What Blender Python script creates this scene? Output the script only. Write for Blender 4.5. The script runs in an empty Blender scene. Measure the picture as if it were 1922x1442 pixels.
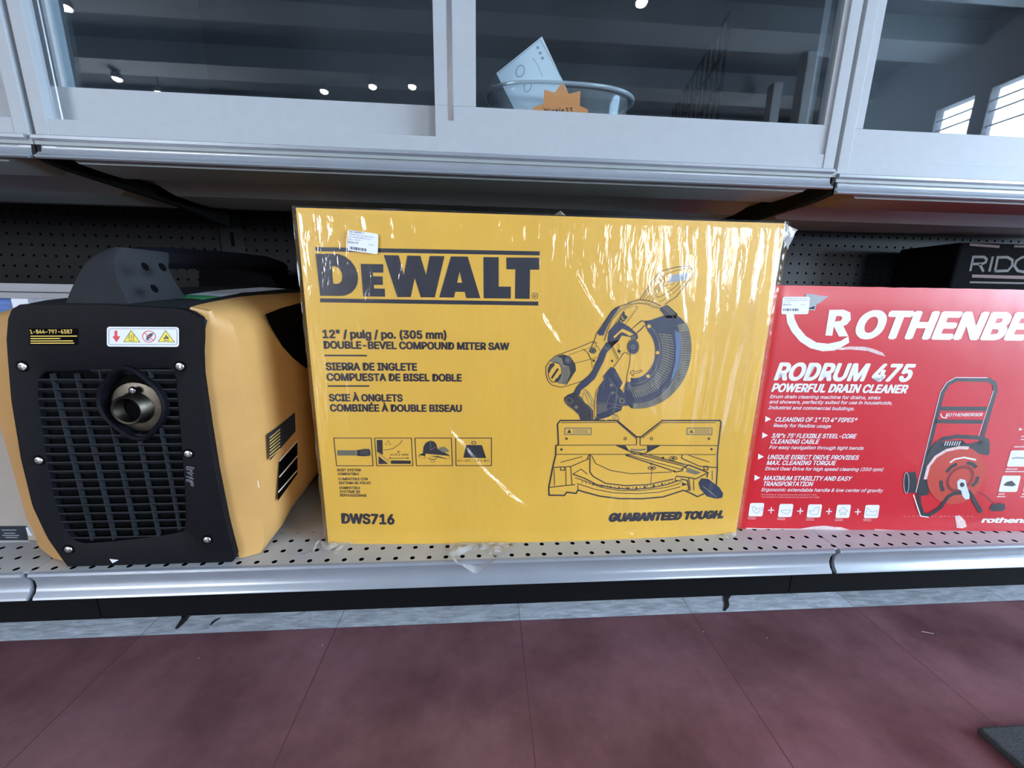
import bpy, bmesh, math, random
from mathutils import Vector, Matrix, noise
from mathutils.geometry import tessellate_polygon
random.seed(7)
C = bpy.context.scene.collection
PI = math.pi
# ------------------------------------------------------------------ camera
FPX = 722.0
pi_, ya, ro = math.radians(12.4857), math.radians(4.0307), math.radians(0.99586)
ZC = 0.54
CAM = Vector((0, 0, ZC))
Fw = Vector((math.sin(ya)*math.cos(pi_), math.cos(ya)*math.cos(pi_), -math.sin(pi_)))
R0 = Vector((math.cos(ya), -math.sin(ya), 0)); U0 = R0.cross(Fw)
Rt = math.cos(ro)*R0 + math.sin(ro)*U0
Up = -math.sin(ro)*R0 + math.cos(ro)*U0
cd = bpy.data.cameras.new('camera'); cam = bpy.data.objects.new('camera', cd); C.objects.link(cam)
cd.sensor_width = 36; cd.lens = 36*FPX/1922; cd.clip_start = .02
cam.matrix_world = Matrix(((Rt.x, Up.x, -Fw.x, 0), (Rt.y, Up.y, -Fw.y, 0), (Rt.z, Up.z, -Fw.z, ZC), (0, 0, 0, 1)))
bpy.context.scene.camera = cam
def ray(x, y): return Fw + Rt*((x-961)/FPX) - Up*((y-721)/FPX)
def onp(x, y, P0, n):                      # photo measurement -> point on a real plane
    d = ray(x, y); return CAM + d*((P0-CAM).dot(n)/d.dot(n))
def onY(x, y, Y): d = ray(x, y); return CAM + d*(Y/d.y)
def onX(x, y, X): d = ray(x, y); return CAM + d*(X/d.x)
def onZ(x, y, Z): d = ray(x, y); return CAM + d*((Z-ZC)/d.z)

# ------------------------------------------------------------------ materials
def L(c):  # sRGB 0-255 -> linear
    return tuple((v/255/12.92 if v/255 <= .04045 else ((v/255+.055)/1.055)**2.4) for v in c) + (1,)
MATS = {}
def mat(name, col, rough=.5, metal=0, var=0, scale=30, bump=0, bscale=200, spec=.5, stretch=None, emit=0, coat=0, alpha=1):
    m = bpy.data.materials.new(name); m.use_nodes = True; nt = m.node_tree; N = nt.nodes; b = N['Principled BSDF']
    b.inputs['Base Color'].default_value = col; b.inputs['Roughness'].default_value = rough; b.inputs['Metallic'].default_value = metal
    b.inputs['Specular IOR Level'].default_value = spec; b.inputs['Coat Weight'].default_value = coat
    if emit: b.inputs['Emission Color'].default_value = col; b.inputs['Emission Strength'].default_value = emit
    if var or bump:
        tc = N.new('ShaderNodeTexCoord'); mp = N.new('ShaderNodeMapping'); nt.links.new(tc.outputs['Object'], mp.inputs['Vector'])
        if stretch: mp.inputs['Scale'].default_value = stretch
    if var:
        n = N.new('ShaderNodeTexNoise'); n.inputs['Scale'].default_value = scale; n.inputs['Detail'].default_value = 6
        nt.links.new(mp.outputs[0], n.inputs['Vector'])
        mr = N.new('ShaderNodeMapRange'); mr.inputs[1].default_value = .25; mr.inputs[2].default_value = .75
        mr.inputs[3].default_value = 1-var; mr.inputs[4].default_value = 1+var; nt.links.new(n.outputs['Fac'], mr.inputs[0])
        mx = N.new('ShaderNodeVectorMath'); mx.operation = 'SCALE'; mx.inputs[0].default_value = col[:3]
        nt.links.new(mr.outputs[0], mx.inputs['Scale']); nt.links.new(mx.outputs[0], b.inputs['Base Color'])
    if bump:
        n2 = N.new('ShaderNodeTexNoise'); n2.inputs['Scale'].default_value = bscale; n2.inputs['Detail'].default_value = 4
        nt.links.new(mp.outputs[0], n2.inputs['Vector'])
        bp = N.new('ShaderNodeBump'); bp.inputs['Strength'].default_value = bump; bp.inputs['Distance'].default_value = .002
        nt.links.new(n2.outputs['Fac'], bp.inputs['Height']); nt.links.new(bp.outputs[0], b.inputs['Normal'])
    m.diffuse_color = col
    return m
def thin_glass(name, tint=(.93, .96, .97, 1), haze=0.0, rough=0.0):
    m = bpy.data.materials.new(name); m.use_nodes = True; nt = m.node_tree; N = nt.nodes
    for n in list(N): N.remove(n)
    out = N.new('ShaderNodeOutputMaterial'); tr = N.new('ShaderNodeBsdfTransparent'); tr.inputs[0].default_value = tint
    gl = N.new('ShaderNodeBsdfGlossy'); gl.inputs['Roughness'].default_value = rough; gl.inputs[0].default_value = (1, 1, 1, 1)
    fr = N.new('ShaderNodeFresnel'); ge = N.new('ShaderNodeNewGeometry'); mr = N.new('ShaderNodeMapRange')
    mr.inputs[3].default_value = 1.5; mr.inputs[4].default_value = 1/1.5
    nt.links.new(ge.outputs['Backfacing'], mr.inputs[0]); nt.links.new(mr.outputs[0], fr.inputs['IOR'])
    mx = N.new('ShaderNodeMixShader'); nt.links.new(fr.outputs[0], mx.inputs[0]); nt.links.new(tr.outputs[0], mx.inputs[1]); nt.links.new(gl.outputs[0], mx.inputs[2])
    last = mx
    if haze:
        df = N.new('ShaderNodeBsdfDiffuse'); df.inputs[0].default_value = (.8, .8, .8, 1)
        m2 = N.new('ShaderNodeMixShader'); m2.inputs[0].default_value = haze
        nt.links.new(mx.outputs[0], m2.inputs[1]); nt.links.new(df.outputs[0], m2.inputs[2]); last = m2
    nt.links.new(last.outputs[0], out.inputs[0]); return m
def holes_mat(name, col, ox, oz, axis2, rows=None, r=.0032, pitch=.0254, rough=.5, metal=0, bump=0, sp0=.5):
    """perforated sheet: round holes on a one inch grid; axis2 'Z' or 'Y'; rows = (lo, hi) limits"""
    m = mat(name, col, rough, metal, var=.06, scale=25); nt = m.node_tree; N = nt.nodes; b = N['Principled BSDF']
    ge = N.new('ShaderNodeNewGeometry'); sp = N.new('ShaderNodeSeparateXYZ'); nt.links.new(ge.outputs['Position'], sp.inputs[0])
    def mth(op, a, bb=None, c=None):
        n = N.new('ShaderNodeMath'); n.operation = op
        for i, v in enumerate((a, bb, c)):
            if v is None: continue
            if isinstance(v, (int, float)): n.inputs[i].default_value = v
            else: nt.links.new(v, n.inputs[i])
        return n.outputs[0]
    def cell(s, o): return mth('SUBTRACT', mth('MULTIPLY', mth('FRACT', mth('ADD', mth('DIVIDE', mth('SUBTRACT', s, o), pitch), 100.5)), pitch), pitch/2)
    u = cell(sp.outputs['X'], ox); v = cell(sp.outputs[axis2], oz)
    d = mth('SQRT', mth('ADD', mth('MULTIPLY', u, u), mth('MULTIPLY', v, v)))
    inside = mth('LESS_THAN', d, r)
    if rows:
        inside = mth('MULTIPLY', inside, mth('MULTIPLY', mth('GREATER_THAN', sp.outputs[axis2], rows[0]), mth('LESS_THAN', sp.outputs[axis2], rows[1])))
    old = b.inputs['Base Color'].links[0].from_socket
    mx = N.new('ShaderNodeMix'); mx.data_type = 'RGBA'; nt.links.new(inside, mx.inputs[0]); nt.links.new(old, mx.inputs[6]); mx.inputs[7].default_value = (.002, .002, .002, 1)
    nt.links.new(mx.outputs[2], b.inputs['Base Color'])
    nt.links.new(mth('SUBTRACT', sp0, mth('MULTIPLY', inside, sp0)), b.inputs['Specular IOR Level'])
    return m

M = dict(
 yellow=mat('carton_yellow', (.80, .465, .055, 1), .42, var=.06, scale=5, bump=.6, bscale=22, stretch=(1.5, 1, .5)),
 lowbounce=mat('low_bounce_top', (.26, .23, .18, 1), .5),  # unseen carton top, dulled to cut yellow bounce onto the shelf above
 kraft=mat('kraft', (.42, .27, .14, 1), .8),
 ink=mat('ink_dark', (.016, .019, .033, 1), .4),
 inkgrey=mat('ink_grey', (.20, .185, .13, 1), .45),
 guardblue=mat('print_guard_blue', (.10, .17, .33, 1), .4),
 inkblue=mat('ink_slate', (.022, .034, .075, 1), .4),
 red=mat('carton_red', (.60, .022, .035, 1), .30, var=.05, scale=5, bump=.25, bscale=25),
 white=mat('print_white', (.80, .82, .86, 1), .4),
 paper=mat('paper_white', (.78, .82, .92, 1), .5),
 cardtear=mat('torn_card', (.72, .55, .55, 1), .8, var=.2, scale=200),
 cabinet=mat('cabinet_enamel', (.385, .42, .455, 1), .45, spec=.18, var=.03, scale=60, bump=.05, bscale=60),
 chrome=mat('aluminium_track', (.75, .78, .82, 1), .25, metal=1),
 lip=mat('shelf_rail', (.29, .32, .37, 1), .28, var=.05, scale=20, metal=.2, coat=.2),
 upright=mat('upright_dark', (.014, .015, .016, 1), .6, spec=.1),
 shelf=mat('shelf_grey', (.27, .31, .32, 1), .5, var=.06, scale=20),
 black=mat('black_plastic', (.0045, .005, .008, 1), .5, spec=.13, bump=.35, bscale=900, var=.1, scale=30),
 blackdeep=mat('deep_black', (.002, .002, .0026, 1), .8, spec=.05),
 blackgrey=mat('worn_black_plastic', (.018, .021, .026, 1), .62, spec=.15, bump=.3, bscale=900, var=.15, scale=20),
 genyel=mat('generator_yellow', (.56, .32, .11, 1), .38, var=.08, scale=14, bump=.06, bscale=400),
 steel=mat('dull_steel', (.085, .075, .06, 1), .42, metal=1, var=.25, scale=60),
 screw=mat('screw_steel', (.45, .45, .45, 1), .35, metal=1),
 gold=mat('label_gold', (.85, .60, .10, 1), .4),
 signyel=mat('sign_yellow', (.85, .72, .06, 1), .45),
 signred=mat('sign_red', (.70, .03, .06, 1), .45),
 green=mat('label_green', (.05, .30, .12, 1), .5),
 scratch=mat('scuff_pale', (.85, .78, .68, 1), .6),
 orange=mat('orange_card', (.90, .33, .10, 1), .7),
 whitebox=mat('white_box', (.82, .84, .86, 1), .45),
 greyprint=mat('grey_print', (.35, .38, .42, 1), .5),
 slatedark=mat('dark_insert', (.025, .032, .045, 1), .6, spec=.2),
 inside=mat('cabinet_inside', (.030, .034, .040, 1), .6, var=.1, scale=10),
 mat_=mat('rubber_mat', (.045, .052, .058, 1), .75, bump=.5, bscale=500, var=.25, scale=40),
 ceil=mat('ceiling_paint', (.13, .145, .165, 1), .8, var=.05, scale=2),
 beam=mat('beam_paint', (.33, .37, .40, 1), .7, var=.05, scale=2),
 wall=mat('wall_paint', (.25, .25, .27, 1), .8),
 maroonwall=mat('wall_maroon', (.16, .015, .03, 1), .7),
 postw=mat('white_post', (.62, .62, .64, 1), .5),
 blue=mat('carton_blue', (.05, .14, .45, 1), .35, var=.45, scale=18, stretch=(1, 1, 6)),
 greycard=mat('grey_card', (.36, .36, .38, 1), .7),
 palecard=mat('pale_card', (.42, .38, .34, 1), .7, var=.15, scale=12),
 ridg=mat('black_case', (.002, .002, .003, 1), .8, spec=.05),
 ridglet=mat('dull_lettering', (.06, .055, .05, 1), .6),
 ridgred=mat('dull_red', (.09, .02, .02, 1), .6),
 crack=mat('crack_dirt', (.012, .012, .014, 1), .9),
 kick=mat('kick_black', (.004, .004, .005, 1), .8, spec=.1),
 graphite=mat('print_graphite', (.022, .025, .034, 1), .4),
 printred=mat('print_red', (.52, .06, .04, 1), .4),
 printred2=mat('print_dark_red', (.22, .015, .015, 1), .4),
 skyish=mat('print_silver', (.62, .72, .78, 1), .4),
 peg=holes_mat('pegboard', (.0065, .0065, .0075, 1), -.0035, .60, 'Z', rough=.6, sp0=.12),
 pegr=holes_mat('pegboard_slate', (.006, .009, .012, 1), -.0035, .60, 'Z', rough=.45, sp0=.5),
 deck=holes_mat('deck_sheet', (.48, .49, .51, 1), -.2127, .5262, 'Y', rows=(.515, .60), r=.0037, rough=.35),
 glass=thin_glass('door_glass', (.86, .92, .95, 1)),
 winglass=thin_glass('window_glass', (.97, .98, .99, 1)),
 tub=thin_glass('clear_plastic', (.90, .93, .95, 1), haze=.14, rough=.05),
 rim=thin_glass('clear_rim', (.9, .93, .95, 1), haze=.45, rough=.1),
 scrap=thin_glass('loose_film', (.93, .93, .93, 1), haze=.36, rough=.1),
)
# plastic film: clear, glossy, finely crinkled
def film_mat():
    m = thin_glass('shrink_film', (.985, .985, .985, 1), haze=.012, rough=.10); nt = m.node_tree; N = nt.nodes
    tc = N.new('ShaderNodeTexCoord'); mp = N.new('ShaderNodeMapping'); mp.inputs['Scale'].default_value = (1.6, 1, .45)
    n = N.new('ShaderNodeTexNoise'); n.inputs['Scale'].default_value = 42; n.inputs['Detail'].default_value = 3; n.inputs['Distortion'].default_value = .6
    bp = N.new('ShaderNodeBump'); bp.inputs['Strength'].default_value = .55; bp.inputs['Distance'].default_value = .003
    nt.links.new(tc.outputs['Object'], mp.inputs[0]); nt.links.new(mp.outputs[0], n.inputs['Vector']); nt.links.new(n.outputs['Fac'], bp.inputs['Height'])
    for q in N:
        if q.type == 'BSDF_GLOSSY': nt.links.new(bp.outputs[0], q.inputs['Normal'])
        if q.type == 'FRESNEL': nt.links.new(bp.outputs[0], q.inputs['Normal'])
    return m
M['film'] = film_mat()

def floor_mat(name, c1, c2, rough, grid=(.06, .555), streak=False):
    m = bpy.data.materials.new(name); m.use_nodes = True; nt = m.node_tree; N = nt.nodes; b = N['Principled BSDF']
    ge = N.new('ShaderNodeNewGeometry'); mp = N.new('ShaderNodeMapping'); nt.links.new(ge.outputs['Position'], mp.inputs[0])
    n = N.new('ShaderNodeTexNoise'); n.inputs['Detail'].default_value = 8; n.inputs['Roughness'].default_value = .65
    if streak:
        mp.inputs['Rotation'].default_value = (0, 0, math.radians(-35)); mp.inputs['Scale'].default_value = (1, 5, 1); n.inputs['Scale'].default_value = 26; n.inputs['Distortion'].default_value = .8
    else: n.inputs['Scale'].default_value = 5
    nt.links.new(mp.outputs[0], n.inputs['Vector'])
    cr = N.new('ShaderNodeValToRGB'); cr.color_ramp.elements[0].position = .32; cr.color_ramp.elements[1].position = .68
    cr.color_ramp.elements[0].color = c1; cr.color_ramp.elements[1].color = c2; nt.links.new(n.outputs['Fac'], cr.inputs[0])
    sp = N.new('ShaderNodeSeparateXYZ'); nt.links.new(ge.outputs['Position'], sp.inputs[0])
    def mth(op, a, bb=None):
        q = N.new('ShaderNodeMath'); q.operation = op
        for i, v in enumerate((a, bb)):
            if v is None: continue
            if isinstance(v, (int, float)): q.inputs[i].default_value = v
            else: nt.links.new(v, q.inputs[i])
        return q.outputs[0]
    def edge(s, o): return mth('LESS_THAN', mth('ABSOLUTE', mth('SUBTRACT', mth('FRACT', mth('ADD', mth('DIVIDE', mth('SUBTRACT', s, o), .307), 50.5)), .5)), .0026)
    g = mth('MAXIMUM', edge(sp.outputs['X'], grid[0]), edge(sp.outputs['Y'], grid[1]))
    # slight shade difference from tile to tile
    wn = N.new('ShaderNodeTexWhiteNoise'); wn.noise_dimensions = '2D'; cx = N.new('ShaderNodeCombineXYZ')
    nt.links.new(mth('FLOOR', mth('DIVIDE', mth('SUBTRACT', sp.outputs['X'], grid[0]), .307)), cx.inputs[0])
    nt.links.new(mth('FLOOR', mth('DIVIDE', mth('SUBTRACT', sp.outputs['Y'], grid[1]), .307)), cx.inputs[1]); nt.links.new(cx.outputs[0], wn.inputs['Vector'])
    sc = mth('ADD', mth('MULTIPLY', wn.outputs['Value'], .22), .89)
    vm = N.new('ShaderNodeVectorMath'); vm.operation = 'SCALE'; nt.links.new(cr.outputs[0], vm.inputs[0]); nt.links.new(sc, vm.inputs['Scale'])
    mx = N.new('ShaderNodeMix'); mx.data_type = 'RGBA'; nt.links.new(g, mx.inputs[0]); nt.links.new(vm.outputs[0], mx.inputs[6]); mx.inputs[7].default_value = tuple((.8 if streak else 1.15)*v for v in c1[:3])+(1,)
    nt.links.new(mx.outputs[2], b.inputs['Base Color'])
    n3 = N.new('ShaderNodeTexNoise'); n3.inputs['Scale'].default_value = 14; n3.inputs['Detail'].default_value = 5; nt.links.new(ge.outputs['Position'], n3.inputs['Vector'])
    mr = N.new('ShaderNodeMapRange'); mr.inputs[3].default_value = rough-.08; mr.inputs[4].default_value = rough+.12; nt.links.new(n3.outputs['Fac'], mr.inputs[0]); nt.links.new(mr.outputs[0], b.inputs['Roughness'])
    b.inputs['Specular IOR Level'].default_value = .5 if streak else .32
    return m
M['floor'] = floor_mat('maroon_tile', (.11, .044, .054, 1), (.30, .145, .165, 1), .30)
M['vct'] = floor_mat('grey_marbled_tile', (.34, .37, .43, 1), (.80, .86, .95, 1), .40, streak=True)

# ------------------------------------------------------------------ mesh helpers
class MB:
    def __init__(s): s.v = []; s.f = []; s.m = []
    def add(s, vs, fs, m=0):
        o = len(s.v); s.v += [tuple(v) for v in vs]; s.f += [tuple(i+o for i in f) for f in fs]; s.m += [m]*len(fs); return s
    def box(s, x0, x1, y0, y1, z0, z1, m=0, bev=0):
        if bev:
            bm = bmesh.new(); bmesh.ops.create_cube(bm, size=1)
            for v in bm.verts: v.co = Vector(((x0+x1)/2+v.co.x*(x1-x0), (y0+y1)/2+v.co.y*(y1-y0), (z0+z1)/2+v.co.z*(z1-z0)))
            bmesh.ops.bevel(bm, geom=bm.edges[:]+bm.verts[:], offset=bev, segments=2, affect='EDGES', profile=.6)
            bm.verts.index_update(); s.add([v.co for v in bm.verts], [[v.index for v in f.verts] for f in bm.faces], m); bm.free(); return s
        v = [(x, y, z) for x in (x0, x1) for y in (y0, y1) for z in (z0, z1)]
        return s.add(v, [(0, 1, 3, 2), (4, 6, 7, 5), (0, 4, 5, 1), (2, 3, 7, 6), (0, 2, 6, 4), (1, 5, 7, 3)], m)
    def loft(s, secs, m=0, cap=True, closed=True):
        n = len(secs[0]); vs = [p for q in secs for p in q]; fs = []
        for i in range(len(secs)-1):
            for j in range(n if closed else n-1):
                a = i*n+j; b = i*n+(j+1) % n; fs.append((a, b, b+n, a+n))
        if cap: fs.append(tuple(range(n))[::-1]); fs.append(tuple(range((len(secs)-1)*n, len(secs)*n)))
        return s.add(vs, fs, m)
    def tube(s, pts, r, n=10, m=0, cap=True):
        pts = [Vector(p) for p in pts]; secs = []; up = None
        for i, p in enumerate(pts):
            t = (pts[min(i+1, len(pts)-1)]-pts[max(i-1, 0)]).normalized()
            if up is None: up = t.orthogonal().normalized()
            up = (up - t*up.dot(t)).normalized(); w = t.cross(up)
            rr = r[i] if isinstance(r, (list, tuple)) else r
            secs.append([p+up*(rr*math.cos(2*PI*k/n))+w*(rr*math.sin(2*PI*k/n)) for k in range(n)])
        return s.loft(secs, m, cap)
    def extr(s, pts, vec, m=0):
        pts = [Vector(p) for p in pts]; vec = Vector(vec); n = len(pts)
        tri = tessellate_polygon([pts]); vs = pts+[p+vec for p in pts]
        fs = [tuple(t) for t in tri]+[tuple(i+n for i in t[::-1]) for t in tri]+[(i, (i+1) % n, (i+1) % n+n, i+n) for i in range(n)]
        return s.add(vs, fs, m)
    def build(s, name, mats, parent=None, smooth=False, bevel=0):
        me = bpy.data.meshes.new(name); me.from_pydata(s.v, [], s.f)
        for q in (mats if isinstance(mats, (list, tuple)) else [mats]): me.materials.append(M[q])
        for p, i in zip(me.polygons, s.m): p.material_index = i
        bm = bmesh.new(); bm.from_mesh(me); bmesh.ops.recalc_face_normals(bm, faces=bm.faces)
        if smooth:
            for e in bm.edges: e.smooth = not (len(e.link_faces) == 2 and e.calc_face_angle(0) > math.radians(38))
            for f in bm.faces: f.smooth = True
        bm.to_mesh(me); bm.free()
        o = bpy.data.objects.new(name, me); C.objects.link(o)
        if parent: o.parent = parent; o.matrix_parent_inverse = Matrix.Translation(-base(parent))
        if bevel:
            md = o.modifiers.new('bevel', 'BEVEL'); md.width = bevel; md.segments = 2; md.limit_method = 'ANGLE'; md.angle_limit = math.radians(40)
        return o
def base(o): return Vector(o.location) if o.parent is None else Vector((0, 0, 0))   # world position of a parent
def tag(o, label, cat, group=None, kind=None):
    o['label'] = label; o['category'] = cat
    if group: o['group'] = group
    if kind: o['kind'] = kind
    return o
def thing(name, label, cat, loc=(0, 0, 0), group=None):
    o = bpy.data.objects.new(name, None); C.objects.link(o); o.location = loc; o.empty_display_size = .05
    return tag(o, label, cat, group)
def struct(o): o['kind'] = 'structure'; return o

# ------------------------------------------------------------------ printing on flat faces
_cap = {}
SW = 1
import os
try:    # the sans serif that ships with Blender; else its built-in font
    FONT = bpy.data.fonts.load(os.path.join(bpy.utils.system_resource('DATAFILES'), 'fonts', 'Inter.woff2'))
except Exception: FONT = None
def text_mesh(body, bold):
    cu = bpy.data.curves.new('t', 'FONT'); cu.body = body; cu.size = 1
    if FONT: cu.font = FONT
    cu.offset = 0 if FONT else bold; cu.resolution_u = 3; cu.fill_mode = 'FRONT'
    o = bpy.data.objects.new('t', cu); C.objects.link(o); dg = bpy.context.evaluated_depsgraph_get(); dg.update()
    me = o.evaluated_get(dg).to_mesh(); vs = [v.co.copy() for v in me.vertices]; fs = [tuple(p.vertices) for p in me.polygons]
    o.evaluated_get(dg).to_mesh_clear(); bpy.data.objects.remove(o); bpy.data.curves.remove(cu)
    if FONT and bold > .008:      # heavier strokes: overlay slightly shifted copies
        n = 6 if bold < .025 else 8; b = bold*1.45; v0, f0 = vs, fs; vs, fs = [], []
        for i in range(n):
            a = 2*PI*(i+.5)/n; o_ = len(vs)
            vs += [v+Vector((b*math.cos(a), b*.75*math.sin(a), .001*i)) for v in v0]; fs += [tuple(k+o_ for k in f) for f in f0]
    return vs, fs
class Print:
    def __init__(s, P0, n, warp=None):
        s.P0 = Vector(P0); s.n = Vector(n).normalized(); s.mb = MB(); s.mats = []; s.fr = (0, 0, 1); s.warp = warp
        s.up = Vector((0, 0, 1)); s.lay = 0; s.right = s.up.cross(s.n)*-1
    def frame(s, ox=0, oy=0, k=1): s.fr = (ox, oy, k); return s
    def mi(s, m):
        if m not in s.mats: s.mats.append(m)
        return s.mats.index(m)
    def p(s, x, y):
        ox, oy, k = s.fr; return onp(ox+x*k, oy+y*k, s.P0, s.n)
    def off(s, v):
        v = v + s.n*(.00035+.00007*s.lay)
        if s.warp: v = v + s.n*s.warp(v)
        return v
    def poly(s, pts, m, holes=(), lay=None):
        if lay is not None: s.lay = lay
        loops = [[s.p(*q) for q in pts]]+[[s.p(*q) for q in h] for h in holes]
        tri = tessellate_polygon(loops); vs = [s.off(v) for l in loops for v in l]
        s.mb.add(vs, [tuple(t) for t in tri], s.mi(m)); return s
    def stroke(s, pts, w, m, closed=False, lay=None):
        if lay is not None: s.lay = lay
        P = [s.p(*q) for q in pts]
        kk = (s.p(pts[0][0]+1, pts[0][1])-P[0]).length; hw = w*kk/2*SW
        n = len(P); vs = []; fs = []
        for i in range(n):
            a = P[i-1] if (i > 0 or closed) else P[i]; b = P[(i+1) % n] if (i < n-1 or closed) else P[i]
            d1 = (P[i]-a); d2 = (b-P[i])
            if d1.length < 1e-9: d1 = d2
            if d2.length < 1e-9: d2 = d1
            d1 = d1.normalized(); d2 = d2.normalized(); n1 = s.n.cross(d1); n2 = s.n.cross(d2)
            b2 = (n1+n2); 
            if b2.length < .3: b2 = n1
            b2.normalize(); f = min(1/max(b2.dot(n1), .3), 2)
            vs += [s.off(P[i]+b2*hw*f), s.off(P[i]-b2*hw*f)]
        for i in range(n if closed else n-1):
            j = (i+1) % n; fs.append((2*i, 2*i+1, 2*j+1, 2*j))
        s.mb.add(vs, fs, s.mi(m)); return s
    def circ(s, x, y, r, m, ry=None, w=0, n=20, a0=0, lay=None, rot=0):
        ry = ry or r; c, q = math.cos(rot), math.sin(rot)
        pts = [(x+r*math.cos(2*PI*i/n)*c-ry*math.sin(2*PI*i/n)*q, y+r*math.cos(2*PI*i/n)*q+ry*math.sin(2*PI*i/n)*c) for i in range(n)]
        return s.stroke(pts, w, m, True, lay) if w else s.poly(pts, m, lay=lay)
    def text(s, body, x0, y0, x1, y1, h, m, bold=.02, it=0, lay=None, frac=.73):
        if lay is not None: s.lay = lay
        vs, fs = text_mesh(body, bold*min(1, .2+abs(h)*s.fr[2]/15) if FONT else bold)
        if 'H' not in _cap: _cap['H'] = max(v.y for v in text_mesh('H', 0)[0])
        cap = _cap['H']; a = min(v.x for v in vs); b = max(v.x for v in vs)
        A = s.p(x0, y0); B = s.p(x1, y1); T = s.p(x0, y0-h); ex = (B-A)/(b-a)
        e = (B-A).normalized(); up = s.n.cross(e); up = up if up.z > 0 else -up
        hh = (T-A).dot(up)/cap
        if it: hh = abs(hh)
        out = [s.off(A+ex*(v.x-a)+up*(v.y*hh)+e*(it*v.y*hh))+s.n*(v.z*.006) for v in vs]
        s.mb.add(out, fs, s.mi(m)); return s
    def build(s, name, parent): return s.mb.build(name, s.mats, parent)

# ================================================================== ROOM
XR, YB, YF, ZT = 5.2, 1.16, -6.2, 3.44
def quad(name, pts, m): return struct(MB().add(pts, [(0, 1, 2, 3)]).build(name, m))
fl = MB().box(-7, XR, YF, .555, -.05, 0)
for x, y in ((1440, 1198), (1320, 1186), (605, 1212), (372, 1236)):
    q = onZ(x, y, .0004); fl.add([(q.x-.0012, q.y, .0004), (q.x+.0012, q.y-.0005, .0004), (q.x+.0008, q.y+.0014, .0004)], [(0, 1, 2)], 1)
q = onZ(1740, 1188, .0004); fl.add([(q.x-.007, q.y+.002, .0004), (q.x+.010, q.y-.003, .0004), (q.x+.010, q.y-.0015, .0004), (q.x-.006, q.y+.0035, .0004)], [(0, 1, 2, 3)], 1)
struct(fl.build('floor', ['floor', 'scratch']))
tr = MB().box(-7, XR, .555, YB, -.05, 0)
def groundstrip(mb, pts, w, z, m):
    P = [onZ(x, y, z) for x, y in pts]
    for i in range(len(P)-1):
        d = (P[i+1]-P[i]).normalized(); n = Vector((-d.y, d.x, 0)); a = w[i]/2; b = w[i+1]/2
        mb.add([P[i]+n*a, P[i]-n*a, P[i+1]-n*b, P[i+1]+n*b], [(0, 1, 2, 3)], m)
groundstrip(tr, [(338, 1138), (343, 1148), (350, 1157), (342, 1168), (331, 1181)], [.006, .009, .012, .010, .004], .0006, 1)
groundstrip(tr, [(395, 1174), (402, 1166), (414, 1160)], [.002, .006, .002], .0006, 1)
groundstrip(tr, [(1358, 1100), (1368, 1112), (1362, 1124), (1365, 1136), (1359, 1147)], [.008, .012, .009, .008, .003], .0006, 1)
groundstrip(tr, [(1556, 1099), (1566, 1103), (1574, 1107)], [.002, .007, .003], .0006, 1)
struct(tr.build('trim_1', ['vct', 'crack']))
struct(MB().box(-7, XR, YB, YB+.1, 0, ZT).build('wall_back', 'wall'))
struct(MB().box(-7.1, -7, YF, YB, 0, ZT).build('wall_left', 'wall'))
cl = MB().box(-7, XR, YF, YB, ZT, ZT+.1)
yb = -.6
for k, y in enumerate((-1.0, -2.35, -3.2, -4.35, -5.55)):
    cl.box(-7, XR, y-.17, y+.17, ZT-.22, ZT, 1)
struct(cl.build('ceiling', ['ceil', 'beam']))
# front wall with a shop window and an added fill opening, right wall with two windows
wf = MB(); WX0, WX1, WZ0, WZ1 = 3.1, 5.0, .9, 2.3
LX0, LX1 = -6.6, -3.9  # left opening, invented to let in fill light
wf.box(-7, LX0, YF-.1, YF, 0, ZT).box(LX1, WX0, YF-.1, YF, 0, ZT).box(LX0, LX1, YF-.1, YF, 0, WZ0).box(LX0, LX1, YF-.1, YF, WZ1, ZT)
wf.box(WX1, XR, YF-.1, YF, 0, ZT).box(WX0, WX1, YF-.1, YF, 0, WZ0).box(WX0, WX1, YF-.1, YF, WZ1, ZT)
wf.box(-7, 1.2, YF, YF+.01, 2.9, 3.2, 1)
struct(wf.build('wall_front', ['wall', 'maroonwall']))
wr = MB(); a, b, c, d = -3.35, -2.99, -2.85, -.1; z0, z1 = .40, 2.745
wr.box(XR, XR+.1, YF, a, 0, ZT).box(XR, XR+.1, b, c, 0, ZT).box(XR, XR+.1, d, YB, 0, ZT)
for p, q in ((a, b), (c, d)): wr.box(XR, XR+.1, p, q, 0, z0).box(XR, XR+.1, p, q, z1, ZT)
struct(wr.build('wall_right', 'wall'))
def window(name, axis, p, q, za, zb, bars):
    m = MB()
    if axis == 'x':
        for t in bars: m.box(XR+.03, XR+.045, p, q, t-.006, t+.006, 0)
        m.box(XR+.05, XR+.056, p, q, za, zb, 1)
    else:
        for t in bars: m.box(t-.02, t+.02, YF-.06, YF-.02, za, zb, 0)
        m.box(p, q, YF-.086, YF-.08, za, zb, 1)
    struct(m.build(name, ['postw', 'winglass']))
window('window_1', 'x', a, b, z0, z1, [ZC+XR*t for t in (.402, .382)])
window('window_2', 'x', c, d, z0, z1, [ZC+XR*t for t in (.402, .382, .355)])
window('window_3', 'y', WX0, WX1, WZ0, WZ1, [4.05])
window('added_fill_window', 'y', LX0, LX1, WZ0, WZ1, [-5.25])  # made-up window at front left, added only to balance the light
def area(name, loc, rot, sx, sy, rad, col):
    l = bpy.data.lights.new(name, 'AREA'); l.shape = 'RECTANGLE'; l.size = sx; l.size_y = sy; l.energy = rad*PI*sx*sy; l.color = col
    o = bpy.data.objects.new(name, l); C.objects.link(o); o.location = loc; o.rotation_euler = rot; return o
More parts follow.
